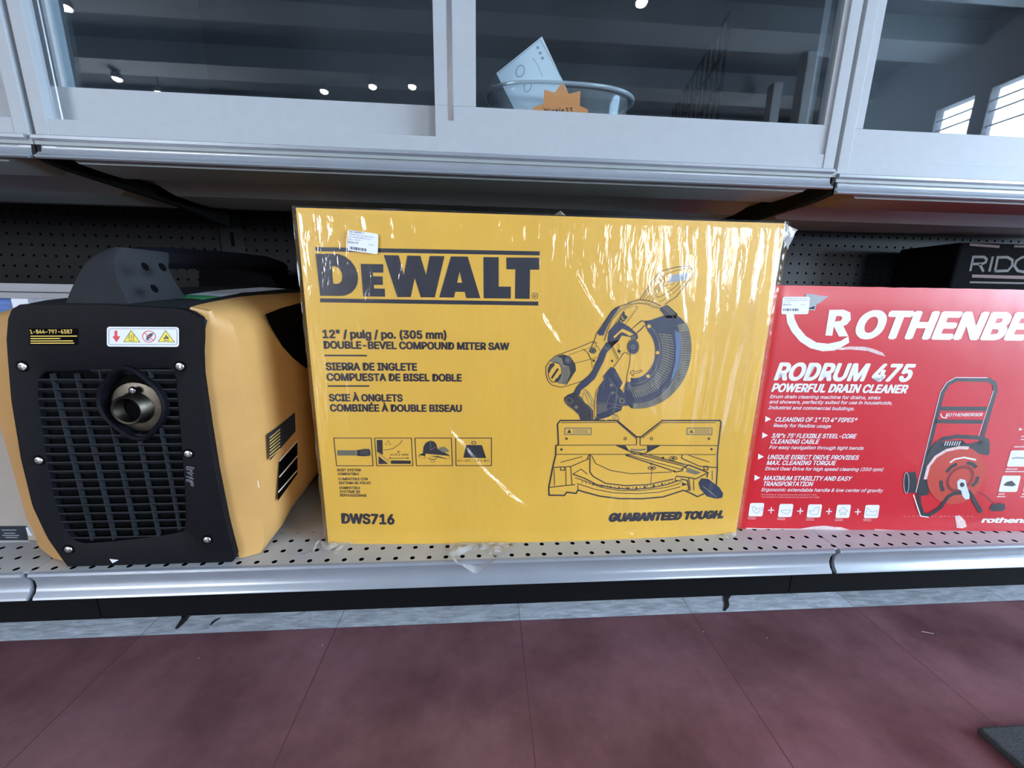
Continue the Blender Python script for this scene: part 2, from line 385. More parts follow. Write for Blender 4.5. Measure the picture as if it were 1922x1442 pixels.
SKY = (.60, .80, 1.0)
area('daylight_and_fill', (XR+.2, (a+d)/2, (z0+z1)/2), (0, PI/2, 0), z1-z0+.2, d-a+.6, 4.4, SKY)
area('daylight_and_fill', ((WX0+WX1)/2, YF-.2, (WZ0+WZ1)/2), (PI/2, 0, 0), WX1-WX0, WZ1-WZ0, 4.0, (.95, .97, 1))
area('daylight_and_fill', ((LX0+LX1)/2, YF-.2, (WZ0+WZ1)/2), (PI/2, 0, 0), LX1-LX0, WZ1-WZ0, 8.0, (.97, .98, 1))  # fill light behind the added left window
# ceiling lamps seen mirrored in the cabinet glass
def mirrored(px, py, z):
    d = ray(px, py); t = (z-ZC)/d.z; return (d.x*t, 1.33-d.y*t)
spots = [(110, 5), (120, 112), (212, 143), (293, 170), (605, 167), (697, 158), (772, 158), (1205, 3)]
lamp0 = None
where = ['topmost at the left', 'just above the row at left', 'third from the left', 'lowest, touching the left door rail', 'just left of the close pair', 'left one of the close pair', 'right one of the close pair', 'at the top of the right door']
for i, (px, py) in enumerate(spots):
    x, y = mirrored(px, py, ZT-.30)
    t = thing('ceiling_lamp', 'bright ceiling spot lamp mirrored in the glass, '+where[i], 'lamp', (x, y, ZT-.22), 'spot lamps on the ceiling')
    m = MB(); m.tube([(x, y, ZT-.01), (x, y, ZT-.26)], .012, 8); m.build('stem', 'wall', t)
    m = MB(); m.tube([(x, y, ZT-.22), (x, y, ZT-.25), (x, y, ZT-.30)], [.03, .055, .06], 14); m.build('housing', 'wall', t)
    m = MB(); m.tube([(x, y, ZT-.30), (x, y, ZT-.315), (x, y, ZT-.33)], [.048, .045, .02], 14)
    if 'bulb' not in M: M['bulb'] = mat('lamp_glow', (1, .95, .85, 1), emit=28)
    m.build('bulb', 'bulb', t)
for lab, x, y, w in (('white square post by the shop window, nearer one', 3.55, -3.35, .13), ('white square post by the shop window, farther one', 3.62, -3.95, .12)):
    tag(MB().box(x-w/2, x+w/2, y-w/2, y+w/2, 0, ZT-.22, bev=.01).build('post', 'postw'), lab, 'post', 'posts by the window')

# ================================================================== GONDOLA SHELVING
XL, XM = -.645, .576
bays = [(-1.865, XL), (XL, XM), (XM, 1.797)]
where3 = ['left bay, cut off by the frame', 'middle bay under the yellow carton', 'right bay under the red carton']
DZ = ZC-.39        # deck top
def rail(mb, x0, x1, prof, m=0):
    mb.loft([[(x, y, z) for y, z in prof] for x in (x0, x1)], m)
lowprof = [(.5205, DZ-.0002), (.5185, DZ+.0001), (.5155, DZ-.0015), (.5145, DZ-.005), (.5180, DZ-.009), (.5215, DZ-.017), (.5220, DZ-.026), (.5185, DZ-.034), (.5140, DZ-.0385), (.5128, DZ-.042), (.5150, DZ-.0438), (.5210, DZ-.042), (.5255, DZ-.034), (.5260, DZ-.02), (.524, DZ-.006), (.5225, DZ-.003)]
for i, (x0, x1) in enumerate(bays):
    t = thing('base_shelf', 'perforated grey base shelf with rounded front rail, '+where3[i], 'shelf', ((x0+x1)/2, .8, DZ), 'base shelves of the gondola')
    MB().box(x0+.0008, x1-.0008, .5195, 1.075, DZ-.0025, DZ).build('deck', 'deck', t)
    m = MB(); rail(m, x0+.001, x1-.0075, lowprof); m.build('front_rail', 'lip', t, smooth=True)
    k = MB().box(x0+.001, x1-.001, .592, .602, .001, DZ-.02)
    tag(k.build('kick_plate', 'kick'), 'black recessed kick plate under the base shelf, '+where3[i], 'kick plate', 'kick plates')
for i, (x0, x1) in enumerate(bays):
    dz = -.007 if i == 2 else 0
    zt = ZC+.2175+dz
    t = thing('upper_shelf', 'grey steel upper shelf carrying a glass cabinet, '+['left bay', 'middle bay above the yellow carton', 'right bay above the red carton'][i], 'shelf', ((x0+x1)/2, .86, zt), 'upper shelves of the gondola')
    m = MB().box(x0+.001, x1-.001, .656, 1.075, zt-.013, zt-.003)
    # folded front hem and stiffening channel, both ending short of the brackets
    def hem(y0, y1, e):
        zb = zt-.0345
        secs = []
        for x, f in ((x0+.024, .0), (x0+.034, .55), (x0+.048, 1), (x1-.048, 1), (x1-.034, .55), (x1-.024, .0)):
            zz = zt-.013-(zt-.013-zb)*f
            secs.append([(x, y0, zt-.012), (x, y0+e*f, zz), (x, (y0+y1)/2, zz-.001*f), (x, y1-e*f, zz), (x, y1, zt-.012)])
        m.loft(secs, 0)
    hem(.658, .742, .006); hem(.825, .968, .02)
    m.build('shelf_panel', 'shelf', t, smooth=True)
    pr = [(.664, zt-.001), (.655, zt), (.6515, zt-.002), (.6515, zt-.006), (.6560, zt-.0085), (.6590, zt-.014), (.6580, zt-.021), (.6545, zt-.0255), (.6505, zt-.0285), (.6500, zt-.0305), (.6525, zt-.032), (.660, zt-.031), (.6625, zt-.02), (.663, zt-.006)]
    m = MB(); rail(m, x0+.0015, x1-.0075, pr); m.build('front_rail', 'lip', t, smooth=True)
    for xx in (x0+.0035, x1-.0035):
        if abs(xx) > 1.6: continue
        b = MB().extr([(xx-.002, .657, zt-.012), (xx-.002, .657, zt-.031), (xx-.002, .70, zt-.036), (xx-.002, .92, zt-.040), (xx-.002, 1.074, zt-.055), (xx-.002, 1.074, zt-.013)], (.004, 0, 0))
        b.build('bracket', 'upright', t)
for i, (x0, x1) in enumerate(bays):
    tag(MB().box(x0+.03, x1-.03, 1.081, 1.087, .02, 1.9).build('pegboard_panel', 'pegr' if i == 2 else 'peg'), 'dark pegboard back panel with rows of round holes, '+['left bay behind the generator', 'middle bay behind the yellow carton', 'right bay above the red carton'][i], 'pegboard', 'pegboard back panels')
for xx, lab in ((XL, 'slotted steel upright behind the generator handle'), (XM, 'slotted steel upright behind the red carton')):
    m = MB().box(xx-.029, xx+.029, 1.083, 1.11, .0, 1.9)
    for k in range(32):
        z = .10+k*.0508; m.box(xx-.004, xx+.004, 1.0822, 1.0835, z, z+.034, 1)
    tag(m.build('slotted_upright', ['upright', 'blackdeep']), lab, 'upright', 'slotted uprights')

# ================================================================== GLASS CABINETS
def cabinet(i, x0, x1, zt, label, doors):
    YC = .660; ZH = zt+.63
    t = thing('display_cabinet', label, 'cabinet', ((x0+x1)/2, .86, zt), 'white glass fronted cabinets on the upper shelf')
    sw = .0185
    m = MB().box(x0, x0+sw, YC, YC+.055, zt, ZH, bev=.0008).box(x1-sw, x1, YC, YC+.055, zt, ZH, bev=.0008)
    m.box(x0+sw, x1-sw, YC+.001, YC+.055, zt, zt+.0225, bev=.0006).box(x0+sw, x1-sw, YC, YC+.055, ZH-.04, ZH)
    m.build('frame', 'cabinet', t)
    m = MB().box(x0+.0005, x0+.008, YC+.055, 1.07, zt, ZH).box(x1-.008, x1-.0005, YC+.055, 1.07, zt, ZH).box(x0+.008, x1-.008, YC+.055, 1.07, zt, zt+.02)
    m.box(x0+.008, x1-.008, 1.058, 1.07, zt+.02, ZH).box(x0+.008, x1-.008, YC+.055, 1.07, ZH-.01, ZH)
    m.build('case', 'inside', t)
    for xx, s in ((x0+sw, 1), (x1-sw, -1)):
        m = MB(); a_, b_ = sorted((xx, xx+s*.0035)); m.box(a_, xx if s < 0 else b_, YC+.012, YC+.036, zt+.0225, ZH-.04)
        m.box(a_-.001 if s < 0 else a_, b_+(.001 if s > 0 else 0), YC+.020, YC+.027, zt+.0225, ZH-.04)
        m.build('track', 'chrome', t)
    for (a, b, yy, sl, sr, zr) in doors:
        d = MB().box(a, b, yy, yy+.014, zt+.0226, zt+zr, bev=.0007).box(a, b, yy, yy+.014, ZH-.075, ZH-.0405)
        d.box(a, a+sl, yy, yy+.014, zt+zr, ZH-.075, bev=.0006).box(b-sr, b, yy, yy+.014, zt+zr, ZH-.075, bev=.0006)
        if sl > .05: d.box(a+.020, a+.028, yy-.0004, yy, zt+zr-.02, ZH-.08, 1); d.box(a+.0275, a+.0285, yy-.0012, yy, zt+zr, ZH-.08, 0)
        do = d.build('sliding_door', ['cabinet', 'chrome'], t)
        MB().box(a+sl-.002, b-sr+.002, yy+.005, yy+.009, zt+zr-.002, ZH-.073).build('glass_pane', 'glass', do)
    return t
zt = ZC+.2175
xj = onY(817, 226, .665).x; xr_ = onY(1558, 250, .665).x
cabinet(0, -1.86, XL-.008, zt, 'white framed glass cabinet cut off at the left edge', [(-1.84, XL-.030, .675, .03, .03, .066)])
cabinet(1, XL+.001, XM-.004, zt, 'white framed cabinet with two sliding glass doors above the yellow carton',
        [(XL+.0225, xj+.056, .686, .004, .05, .0745), (xj, xr_, .6635, .0615, .014, .0660)])
cabinet(2, XM+.003, 1.79, zt-.007, 'white framed glass cabinet at the right mirroring the bright shop window',
        [(XM+.0215, 1.76, .6635, .016, .03, .0700)])
# scratch on the left pane is skipped; contents of the middle cabinet follow
CF = zt+.02            # cabinet floor
# clear oval tub
tc_ = Vector((.130, .78, CF+.001)); t = thing('clear_plastic_tub', 'clear oval plastic tub with an orange star card inside the middle cabinet', 'tub', tc_)
m = MB(); secs = []
for f, zz in ((.80, 0), (.84, .002), (.95, .08), (.97, .104), (1.04, .105), (1.04, .111), (.955, .111)):
    secs.append([(tc_.x+.128*f*math.copysign(abs(math.cos(q))**.75, math.cos(q)), tc_.y+.062*f*math.copysign(abs(math.sin(q))**.8, math.sin(q)), tc_.z+zz) for q in [2*PI*k/40 for k in range(40)]])
m.loft(secs, cap=False); m.add(secs[0], [tuple(range(40))]); m.build('tub', 'tub', t, smooth=True)
m = MB(); m.tube([(tc_.x+.133*math.copysign(abs(math.cos(q))**.75, math.cos(q)), tc_.y+.064*math.copysign(abs(math.sin(q))**.8, math.sin(q)), tc_.z+.109) for q in [2*PI*k/48 for k in range(49)]], .0028, 8); m.build('rim', 'rim', t, smooth=True)
# orange star card taped to the tub
yst = .708
def circle_pts(cx, cy, r, n): return [(cx+r*math.cos(2*PI*i/n), cy+r*math.sin(2*PI*i/n)) for i in range(n)]
kz = .18730; star = [(637, 868), (748, 826), (756, 684), (860, 715), (905, 655), (938, 618), (1003, 727), (1118, 698), (1112, 845), (1196, 885), (1185, 960), (1080, 985), (1010, 1060), (900, 985), (760, 1020), (742, 940), (650, 960)]
P = [onY(880+x*kz, 40+y*kz, yst) for x, y in star]
s = MB().extr(P, (0, .0006, 0)).build('star_card', 'orange'); tag(s, 'orange starburst price card with handwriting, in front of the clear tub', 'card')
pr = Print((0, yst, 0), (0, -1, 0)).frame(880, 40, kz)
pr.stroke([(750, 868), (762, 900), (775, 880), (790, 903), (806, 870)], 7, 'ink')
pr.stroke([(822, 890), (822, 925)], 7, 'ink'); pr.stroke([(840, 925), (842, 890), (862, 888)], 7, 'ink'); pr.stroke([(870, 905), (892, 893), (882, 882), (868, 903), (885, 925)], 7, 'ink')
pr.stroke([(910, 868), (910, 925)], 7, 'ink'); pr.stroke([(928, 905), (952, 893), (940, 882), (926, 903), (944, 925)], 7, 'ink')
for x in (978, 1020): pr.stroke([(x+20, 868), (x-2, 872), (x+4, 888), (x+16, 896), (x+8, 915), (x-10, 912)], 7, 'ink')
pr.build('handwriting', s)
# white box leaning in the tub
t = thing('white_product_box', 'small white box leaning diagonally out of the clear tub', 'box', (.07, .78, CF+.02))
kz2 = kz
A = [onY(880+x*kz2, 40+y*kz2, .765) for x, y in ((275, 520), (733, 152), (985, 690), (520, 1010))]
m = MB().extr(A, (-.010, .030, -.004)); m.build('carton', 'whitebox', t)
pr = Print((0, .765, 0), (0, -1, 0)).frame(880, 40, kz)
pr.stroke([(300, 520), (715, 185), (945, 600)], 5, 'greyprint'); pr.stroke([(640, 365), (690, 440), (740, 560)], 5, 'greyprint')
pr.circ(515, 500, 40, 'greyprint', ry=60, w=9, rot=.3); pr.circ(590, 650, 34, 'greyprint', ry=60, w=9, rot=.3)
for x, y in ((690, 265), (715, 320), (738, 370)): pr.circ(x, y, 15, 'greyprint', n=8)
pr.build('printing', t)
m = MB().box(.085, .19, .745, .80, CF+.006, CF+.075, bev=.002); tag(m.build('dark_carton', 'slatedark'), 'dark slate coloured pack lying in the clear tub behind the star card', 'pack')
# black wire grid standing inside the cabinet
m = MB(); xg0, yg0, xg1, yg1 = .386, .70, .45, 1.02
def gp(u, z): return (xg0+(xg1-xg0)*u, yg0+(yg1-yg0)*u, z)
for k in range(12): u = k/11; m.tube([gp(u, CF+.002), gp(u, CF+.215)], .0028, 6)
for k in range(5): m.tube([gp(0, CF+.012+k*.05), gp(1, CF+.012+k*.05)], .0028, 6)
tag(m.build('wire_grid', 'blackdeep'), 'black wire grid standing inside the cabinet right of the tub', 'wire grid')

# ================================================================== YELLOW SAW CARTON
YD = .5675; BX0, BX1, BZ0, BZ1 = -.252, .4335, DZ, ZC+.1135
def sag(v):       # the lower edge of the front panel bellies out a little
    u = (v.x-(BX0+BX1)/2)/((BX1-BX0)/2); w = max(0, 1-(v.z-BZ0)/.14)
    return .010*max(0, 1-u*u)*w*w*(3-2*w)
t = thing('saw_carton', 'large yellow carton with black lettering and a saw drawing, wrapped in clear film', 'carton', ((BX0+BX1)/2, .72, DZ))
m = MB(); nx, nz = 48, 40; vs = []; fs = []
for j in range(nz+1):
    for i in range(nx+1):
        x = BX0+(BX1-BX0)*i/nx; z = BZ0+(BZ1-BZ0)*j/nz; v = Vector((x, YD, z)); vs.append((x, YD-sag(v), z))
for j in range(nz):
    for i in range(nx): a = j*(nx+1)+i; fs.append((a, a+1, a+nx+2, a+nx+1))
m.add(vs, fs)
DB = .90
bt = [vs[i] for i in range(nx+1)]; tp = [vs[nz*(nx+1)+i] for i in range(nx+1)]
m.add(bt+[(p[0], DB, BZ0) for p in bt], [(i, i+1, i+nx+2, i+nx+1) for i in range(nx)])
m.add(tp+[(p[0], DB, BZ1) for p in tp], [(i, i+1, i+nx+2, i+nx+1) for i in range(nx)], 1)
for x in (BX0, BX1): m.add([(x, YD, BZ0), (x, DB, BZ0), (x, DB, BZ1), (x, YD, BZ1)], [(0, 1, 2, 3)])
m.add([(BX0, DB, BZ0), (BX1, DB, BZ0), (BX1, DB, BZ1), (BX0, DB, BZ1)], [(0, 1, 2, 3)])
m.build('carton_body', ['yellow', 'lowbounce'], t)
P = Print((0, YD, 0), (0, -1, 0), sag)
# brand logo
kl = 220/1922; P.frame(590, 460, kl)
def bar(p0, p1, w, n=12):
    for i in range(n):
        a = i/n; b = (i+1)/n; q = lambda s, o: (p0[0]+(p1[0]-p0[0])*s, p0[1]+(p1[1]-p0[1])*s+o)
        P.poly([q(a, 0), q(b, 0), q(b, w), q(a, w)], 'ink')
bar((15, 34), (3695, 104), 68); bar((97, 874), (3672, 928), 66)
P.poly([(20, 143), (390, 146), (500, 185), (600, 262), (670, 360), (708, 450), (718, 540), (710, 630), (675, 710), (610, 782), (520, 825), (450, 836), (98, 834)], 'ink',
       holes=[[(287, 347), (350, 350), (415, 392), (450, 455), (460, 520), (450, 590), (410, 630), (370, 638), (312, 635)]])
P.poly([(760, 310), (1130, 316), (1134, 452), (960, 452), (965, 512), (1122, 516), (1126, 655), (978, 655), (980, 712), (1156, 716), (1162, 848), (803, 844)], 'ink')
P.poly([(1137, 165), (1385, 170), (1467, 492), (1525, 174), (1740, 178), (1832, 492), (1892, 180), (2135, 183), (1975, 860), (1745, 856), (1647, 540), (1582, 854), (1362, 854)], 'ink')
o2 = 210/kl
P.frame(800, 460, kl)
P.poly([(405, 188), (680, 190), (888, 872), (655, 870), (632, 768), (478, 768), (455, 862), (213, 860)], 'ink', holes=[[(547, 435), (592, 618), (508, 618)]])
P.poly([(938, 198), (1188, 200), (1188, 682), (1388, 684), (1386, 878), (942, 874)], 'ink')
P.poly([(1316, 204), (1857, 208), (1852, 406), (1703, 406), (1695, 884), (1456, 880), (1462, 400), (1316, 398)], 'ink')
P.circ(1783, 832, 50, 'ink', w=8, n=24); P.text('R', 1762, 860, 1806, 860, 52, 'ink', bold=.0)
P.build('brand_logo', t)
# product wording and pictograms
P = Print((0, YD, 0), (0, -1, 0), sag); P.frame(540, 380, 540/1922)
P.text('12" / pulg / po. (305 mm)', 235, 905, 1062, 911, 52, 'ink', .03)
P.text('DOUBLE-BEVEL COMPOUND MITER SAW', 242, 975, 1480, 985, 47, 'ink', .03)
P.stroke([(246, 1023), (388, 1023), (530, 1024)], 11, 'ink')
P.text('SIERRA DE INGLETE', 256, 1120, 866, 1123, 48, 'ink', .03)
P.text('COMPUESTA DE BISEL DOBLE', 262, 1190, 1164, 1195, 47, 'ink', .03)
P.stroke([(268, 1227), (400, 1227), (545, 1227)], 11, 'ink')
P.text('SCIE À ONGLETS', 277, 1327, 770, 1329, 45, 'ink', .03)
P.text('COMBINÉE À DOUBLE BISEAU', 284, 1395, 1164, 1398, 45, 'ink', .03)
P.build('product_title', t)
P = Print((0, YD, 0), (0, -1, 0), sag); P.frame(600, 800, 360/1922)
for q in (((142, 120), (517, 120), (535, 397), (170, 397)), ((552, 120), (920, 120), (934, 395), (573, 397)), ((955, 120), (1320, 120), (1330, 395), (970, 395)), ((1362, 120), (1722, 120), (1722, 395), (1367, 395))):
    P.stroke(q, 8, 'ink', True)
for s_, a, y, b in (('DUST SYSTEM', 178, 452, 412), ('COMPATIBLE', 183, 491, 398), ('COMPATIBLE CON', 188, 541, 484), ('SISTEMA DE POLVO', 193, 580, 514), ('COMPATIBLE', 198, 629, 410), ('SYSTÈME DE', 203, 667, 410), ('DÉPOUSSIÉRAGE', 208, 703, 474)):
    P.text(s_, a, y, b, y, 25, 'ink', .03)
# hose
P.poly([(175, 240), (345, 242), (420, 235), (440, 226), (495, 228), (508, 245), (512, 290), (500, 302), (440, 303), (350, 295), (178, 295)], 'inkgrey')
P.poly([(375, 240), (430, 232), (495, 230), (508, 250), (508, 290), (440, 302), (378, 298)], 'graphite', lay=1)
for x in range(190, 350, 12): P.stroke([(x, 242), (x+2, 294)], 3, 'graphite')
for y in (246, 262, 278): P.stroke([(410, y+2), (495, y)], 4, 'inkgrey', lay=2)
# measuring corner
P.lay = 0
P.poly([(572, 138), (630, 138), (634, 290), (590, 262), (576, 262)], 'graphite'); P.poly([(590, 300), (690, 378), (592, 380)], 'graphite'); P.poly([(715, 343), (912, 345), (914, 378), (715, 378)], 'graphite')
P.stroke([(585, 268), (640, 310), (718, 370)], 6, 'inkgrey'); P.stroke([(640, 240), (690, 236), (740, 222), (800, 180), (832, 138)], 5, 'ink'); P.stroke([(672, 165), (688, 145), (704, 165)], 4, 'ink')
P.text('8-½"', 655, 190, 728, 190, 16, 'ink', .02); P.text('203.2 MM', 705, 297, 888, 296, 20, 'ink', .015); P.text('8"', 778, 270, 808, 270, 20, 'ink', .02)
P.stroke([(700, 321), (890, 321)], 6, 'ink'); P.poly([(690, 321), (708, 312), (708, 330)], 'ink'); P.poly([(898, 321), (880, 312), (880, 330)], 'ink')
# mitre pictogram
P.poly([(1035, 270), (1040, 205), (1065, 165), (1110, 145), (1150, 155), (1172, 185), (1180, 225), (1300, 290), (1298, 320), (1270, 330), (1060, 290), (1060, 325), (995, 310), (992, 288)], 'graphite')
P.poly([(1060, 275), (1190, 288), (1298, 298), (1290, 325), (1260, 322), (1190, 300), (1062, 296)], 'yellow', lay=1); P.poly([(1000, 290), (1055, 300), (1055, 322), (1000, 308)], 'yellow')
P.stroke([(1112, 150), (1112, 240), (1165, 205)], 6, 'inkgrey', lay=2); P.poly([(1190, 215), (1250, 205), (1295, 240), (1290, 262), (1220, 258)], 'inkgrey', lay=1)
P.stroke([(1090, 318), (1110, 332), (1150, 334), (1178, 322)], 7, 'ink', lay=1); P.text('60°', 1112, 364, 1168, 364, 16, 'ink', .02)
# weight
P.lay = 0; P.poly([(1468, 188), (1625, 190), (1670, 320), (1440, 316)], 'graphite'); P.circ(1545, 166, 22, 'ink', ry=13, w=7)
P.text('41 LBS / 18.6 KG', 1382, 355, 1696, 355, 20, 'ink', .012)
P.build('pictograms', t)
P = Print((0, YD, 0), (0, -1, 0), sag); P.frame(600, 800, 360/1922); P.text('DWS716', 222, 966, 758, 966, 92, 'ink', .032); P.build('model_number', t)
P = Print((0, YD, 0), (0, -1, 0), sag); P.frame(980, 740, 500/1922); P.text('GUARANTEED TOUGH.', 608, 898, 1446, 888, 50, 'ink', .055, it=.2); P.build('slogan', t)
# saw drawing
SW = 1.35
P = Print((0, YD, 0), (0, -1, 0), sag); P.frame(1010, 640, 200/1802); D = 'inkblue'; K = 'graphite'
# motor housing and its cap
P.stroke([(1000, 40), (930, 10), (640, 130), (440, 200), (290, 255), (190, 345), (130, 440), (130, 560), (165, 680), (240, 750), (380, 785), (480, 765), (670, 705), (740, 680)], 9, K)
P.stroke([(520, 240), (750, 155), (1000, 85)], 5, K); P.stroke([(615, 380), (900, 305), (1000, 280)], 6, K); P.stroke([(780, 150), (850, 210), (900, 320), (915, 460)], 6, K); P.stroke([(740, 130), (830, 190), (885, 310)], 4, K)
P.stroke([(930, 20), (1010, 100), (1055, 170)], 5, K)
P.poly([(330, 250), (420, 228), (520, 255), (590, 330), (630, 400), (640, 500), (600, 560), (550, 640), (480, 745), (330, 700), (290, 640), (380, 560), (395, 480), (360, 400), (280, 350)], K)
P.poly([(190, 350), (290, 258), (400, 290), (430, 400), (520, 430), (545, 540), (470, 740), (330, 715), (395, 560), (395, 470), (350, 390), (250, 362)], 'inkgrey', lay=1)
P.circ(505, 325, 68, D, w=0, n=20, lay=2); P.circ(505, 325, 45, 'inkgrey', w=6, lay=3); P.circ(505, 325, 22, 'inkgrey', lay=3)
for i in range(13):
    y = 440+i*22; P.stroke([(425-abs(i-5)*3, y+20), (520-(i*3 if i > 5 else 0), y)], 4, K, lay=2)
P.circ(285, 530, 108, 'yellow', ry=165, lay=1, rot=.12); P.circ(285, 530, 112, K, ry=170, w=9, lay=2, rot=.12)
P.poly([(165, 470), (210, 380), (285, 385), (265, 430), (225, 470), (190, 545), (165, 540)], K, lay=3); P.poly([(390, 550), (375, 640), (330, 695), (275, 690), (290, 650), (335, 615), (360, 570)], K)
P.lay = 4; P.frame(1010, 640, 200/1802)
P.poly([(212, 622), (325, 455), (350, 480), (240, 645)], K)
P.circ(925, 165, 58, K, ry=50, lay=1); P.circ(925, 165, 32, 'inkgrey', ry=28, w=6, lay=2); P.circ(938, 335, 22, K, lay=0)
# carrying tube arm
P.lay = 1
arm = [(1160, 20), (1100, 110), (1040, 210), (1010, 300), (960, 400), (920, 500), (850, 590), (740, 680), (650, 780), (600, 880), (690, 930), (730, 830), (830, 760), (960, 640), (1040, 480), (1100, 360), (1160, 200), (1240, 120), (1300, 50), (1380, -20)]
P.poly(arm, D); P.stroke(arm[:11], 7, K)
P.stroke([(1100, 100), (1190, 170)], 5, 'inkgrey', lay=2); P.stroke([(1115, 85), (1205, 155)], 5, 'inkgrey')
# pivot foot
P.lay = 1
P.poly([(590, 875), (500, 910), (440, 960), (440, 1020), (490, 1090), (600, 1170), (690, 1260), (720, 1352), (935, 1355), (930, 1180), (870, 1100), (790, 1040), (740, 960), (660, 900)], K)
P.circ(530, 1010, 58, 'inkgrey', ry=42, w=7, rot=.6, lay=2); P.circ(645, 1120, 30, 'inkgrey', lay=2); P.stroke([(450, 1000), (500, 1080), (690, 1240)], 6, 'inkgrey'); P.stroke([(660, 910), (720, 980), (860, 1110), (905, 1190), (910, 1350)], 7, 'inkgrey')
P.lay = 0
for q in ([(740, 840), (800, 820), (860, 880), (940, 1020), (940, 1150)], [(780, 850), (830, 980), (890, 1100)], [(820, 860), (900, 1010), (915, 1120)], [(760, 870), (760, 960)]): P.stroke(q, 8, 'inkgrey')
P.stroke([(1120, 650), (1030, 770), (980, 850), (960, 980), (950, 1280), (985, 1285), (1000, 1200), (990, 1080)], 7, K)
# link plate and spring
P.lay = 1
P.poly([(1235, 440), (1110, 600), (1110, 660), (1030, 780), (990, 900), (985, 1040), (990, 1250), (1000, 1290), (950, 1310), (960, 1350), (1180, 1290), (1310, 1220), (1410, 1170), (1420, 1110), (1560, 1085), (1420, 840), (1380, 800), (1430, 710), (1300, 470)], D)
for x in range(1000, 1160, 14): P.stroke([(x, 1070), (x+8, 1240-(x-1000)*.4)], 5, 'inkgrey', lay=2)
for q in ([(1190, 620), (1340, 820), (1320, 880)], [(1230, 870), (1190, 960), (1165, 1050)], [(990, 1040), (1200, 1060), (1480, 1100)], [(1290, 860), (1380, 980)], [(1150, 1180), (1270, 1110), (1400, 1150)], [(1200, 1220), (1310, 1215), (1250, 1170)]): P.stroke(q, 6, 'inkgrey', lay=2)
for x, y, r in ((1240, 750, 28), (1258, 878, 24), (1415, 1010, 48)): P.circ(x, y, r, 'inkgrey', lay=3)
P.circ(1415, 1010, 26, K, lay=4)
P.stroke([(1235, 440), (1095, 600), (1120, 650), (1250, 480), (1440, 220), (1460, 190), (1560, 235), (1550, 370), (1500, 590), (1485, 720), (1440, 830)], 8, K, lay=0)
P.stroke([(1240, 110), (1340, 320)], 6, K); P.stroke([(1265, 100), (1360, 300)], 6, K); P.circ(1250, 338, 20, K); P.circ(1370, 175, 28, K); P.stroke([(1350, 40), (1375, 100), (1350, 160), (1380, 225), (1440, 215)], 5, K)
P.stroke([(1240, 1240), (1330, 1250), (1365, 1320), (1360, 1370)], 7, K); P.circ(1290, 1290, 26, 'inkgrey', w=8)
# upper guard and handle
P.frame(1120, 480, 200/1802); P.lay = 0
P.stroke([(725, 745), (1040, 300), (1120, 255), (1320, 200), (1480, 178), (1560, 182), (1610, 225), (1625, 290), (1590, 380), (1500, 500), (1350, 690), (1150, 830)], 9, K)
P.stroke([(770, 745), (1000, 410), (1050, 370), (1140, 330), (1320, 260), (1480, 222), (1600, 222)], 6, K); P.stroke([(820, 755), (1080, 440), (1060, 370), (1030, 375)], 5, K)
P.stroke([(870, 765), (1085, 470), (1095, 400)], 5, K); P.stroke([(930, 780), (1150, 440), (1140, 350), (1080, 305)], 6, K)
P.stroke([(1000, 705), (1090, 690), (1290, 560), (1360, 500), (1400, 435)], 7, K); P.stroke([(980, 795), (1100, 770), (1350, 590), (1500, 430)], 5, K)
P.poly([(1200, 460), (1230, 360), (1300, 320), (1450, 290), (1560, 285), (1555, 350), (1510, 410), (1380, 435)], 'greyprint'); P.stroke([(1100, 575), (1150, 510), (1320, 470)], 6, K)
P.stroke([(-130, 1630), (-40, 1430), (0, 1310), (160, 1080), (260, 930), (370, 860), (480, 830), (600, 775), (720, 745), (880, 765), (980, 800), (1080, 850)], 10, K)
P.stroke([(130, 1442), (180, 1270), (260, 1080), (400, 920), (560, 830), (700, 805), (860, 820), (960, 870), (1050, 890)], 8, K)
P.stroke([(120, 1440), (165, 1260), (245, 1070), (385, 900), (550, 810), (700, 785), (860, 800), (1050, 870)], 5, 'inkgrey')
P.poly([(400, 860), (310, 880), (200, 1010), (90, 1200), (10, 1310), (40, 1350), (110, 1350), (150, 1260), (190, 1170), (260, 1050)], D)
P.poly([(1065, 880), (1190, 830), (1240, 870), (1370, 990), (1330, 1060), (1170, 1055), (1100, 960), (1060, 920)], K); P.stroke([(1110, 860), (1270, 1000), (1300, 1050)], 6, 'inkgrey', lay=1); P.stroke([(1160, 850), (1330, 1010)], 6, 'inkgrey')
P.stroke([(310, 1140), (450, 935), (530, 880), (660, 845), (690, 880), (640, 950), (480, 1160)], 5, K, lay=0)
P.poly([(345, 1130), (455, 938), (475, 960), (470, 990), (525, 1035), (470, 1110), (400, 1130)], K); P.stroke([(395, 1090), (420, 1120)], 9, 'yellow', lay=1); P.stroke([(430, 1020), (430, 1060), (470, 1090)], 9, 'yellow')
# lever
P.lay = 1
P.poly([(200, 1280), (330, 1130), (430, 1130), (560, 1210), (690, 1330), (700, 1400), (640, 1440), (580, 1380), (420, 1350), (370, 1442), (240, 1560), (180, 1442)], D)
P.poly([(280, 1370), (430, 1235), (560, 1290), (620, 1330), (560, 1360), (430, 1290), (390, 1310), (300, 1400)], 'yellow', lay=2); P.circ(622, 1385, 46, K, lay=3); P.circ(622, 1385, 26, 'inkgrey', w=10, lay=4)
P.stroke([(590, 1240), (770, 1095), (840, 1130)], 6, K, lay=0); P.stroke([(690, 1310), (800, 1200)], 6, K)
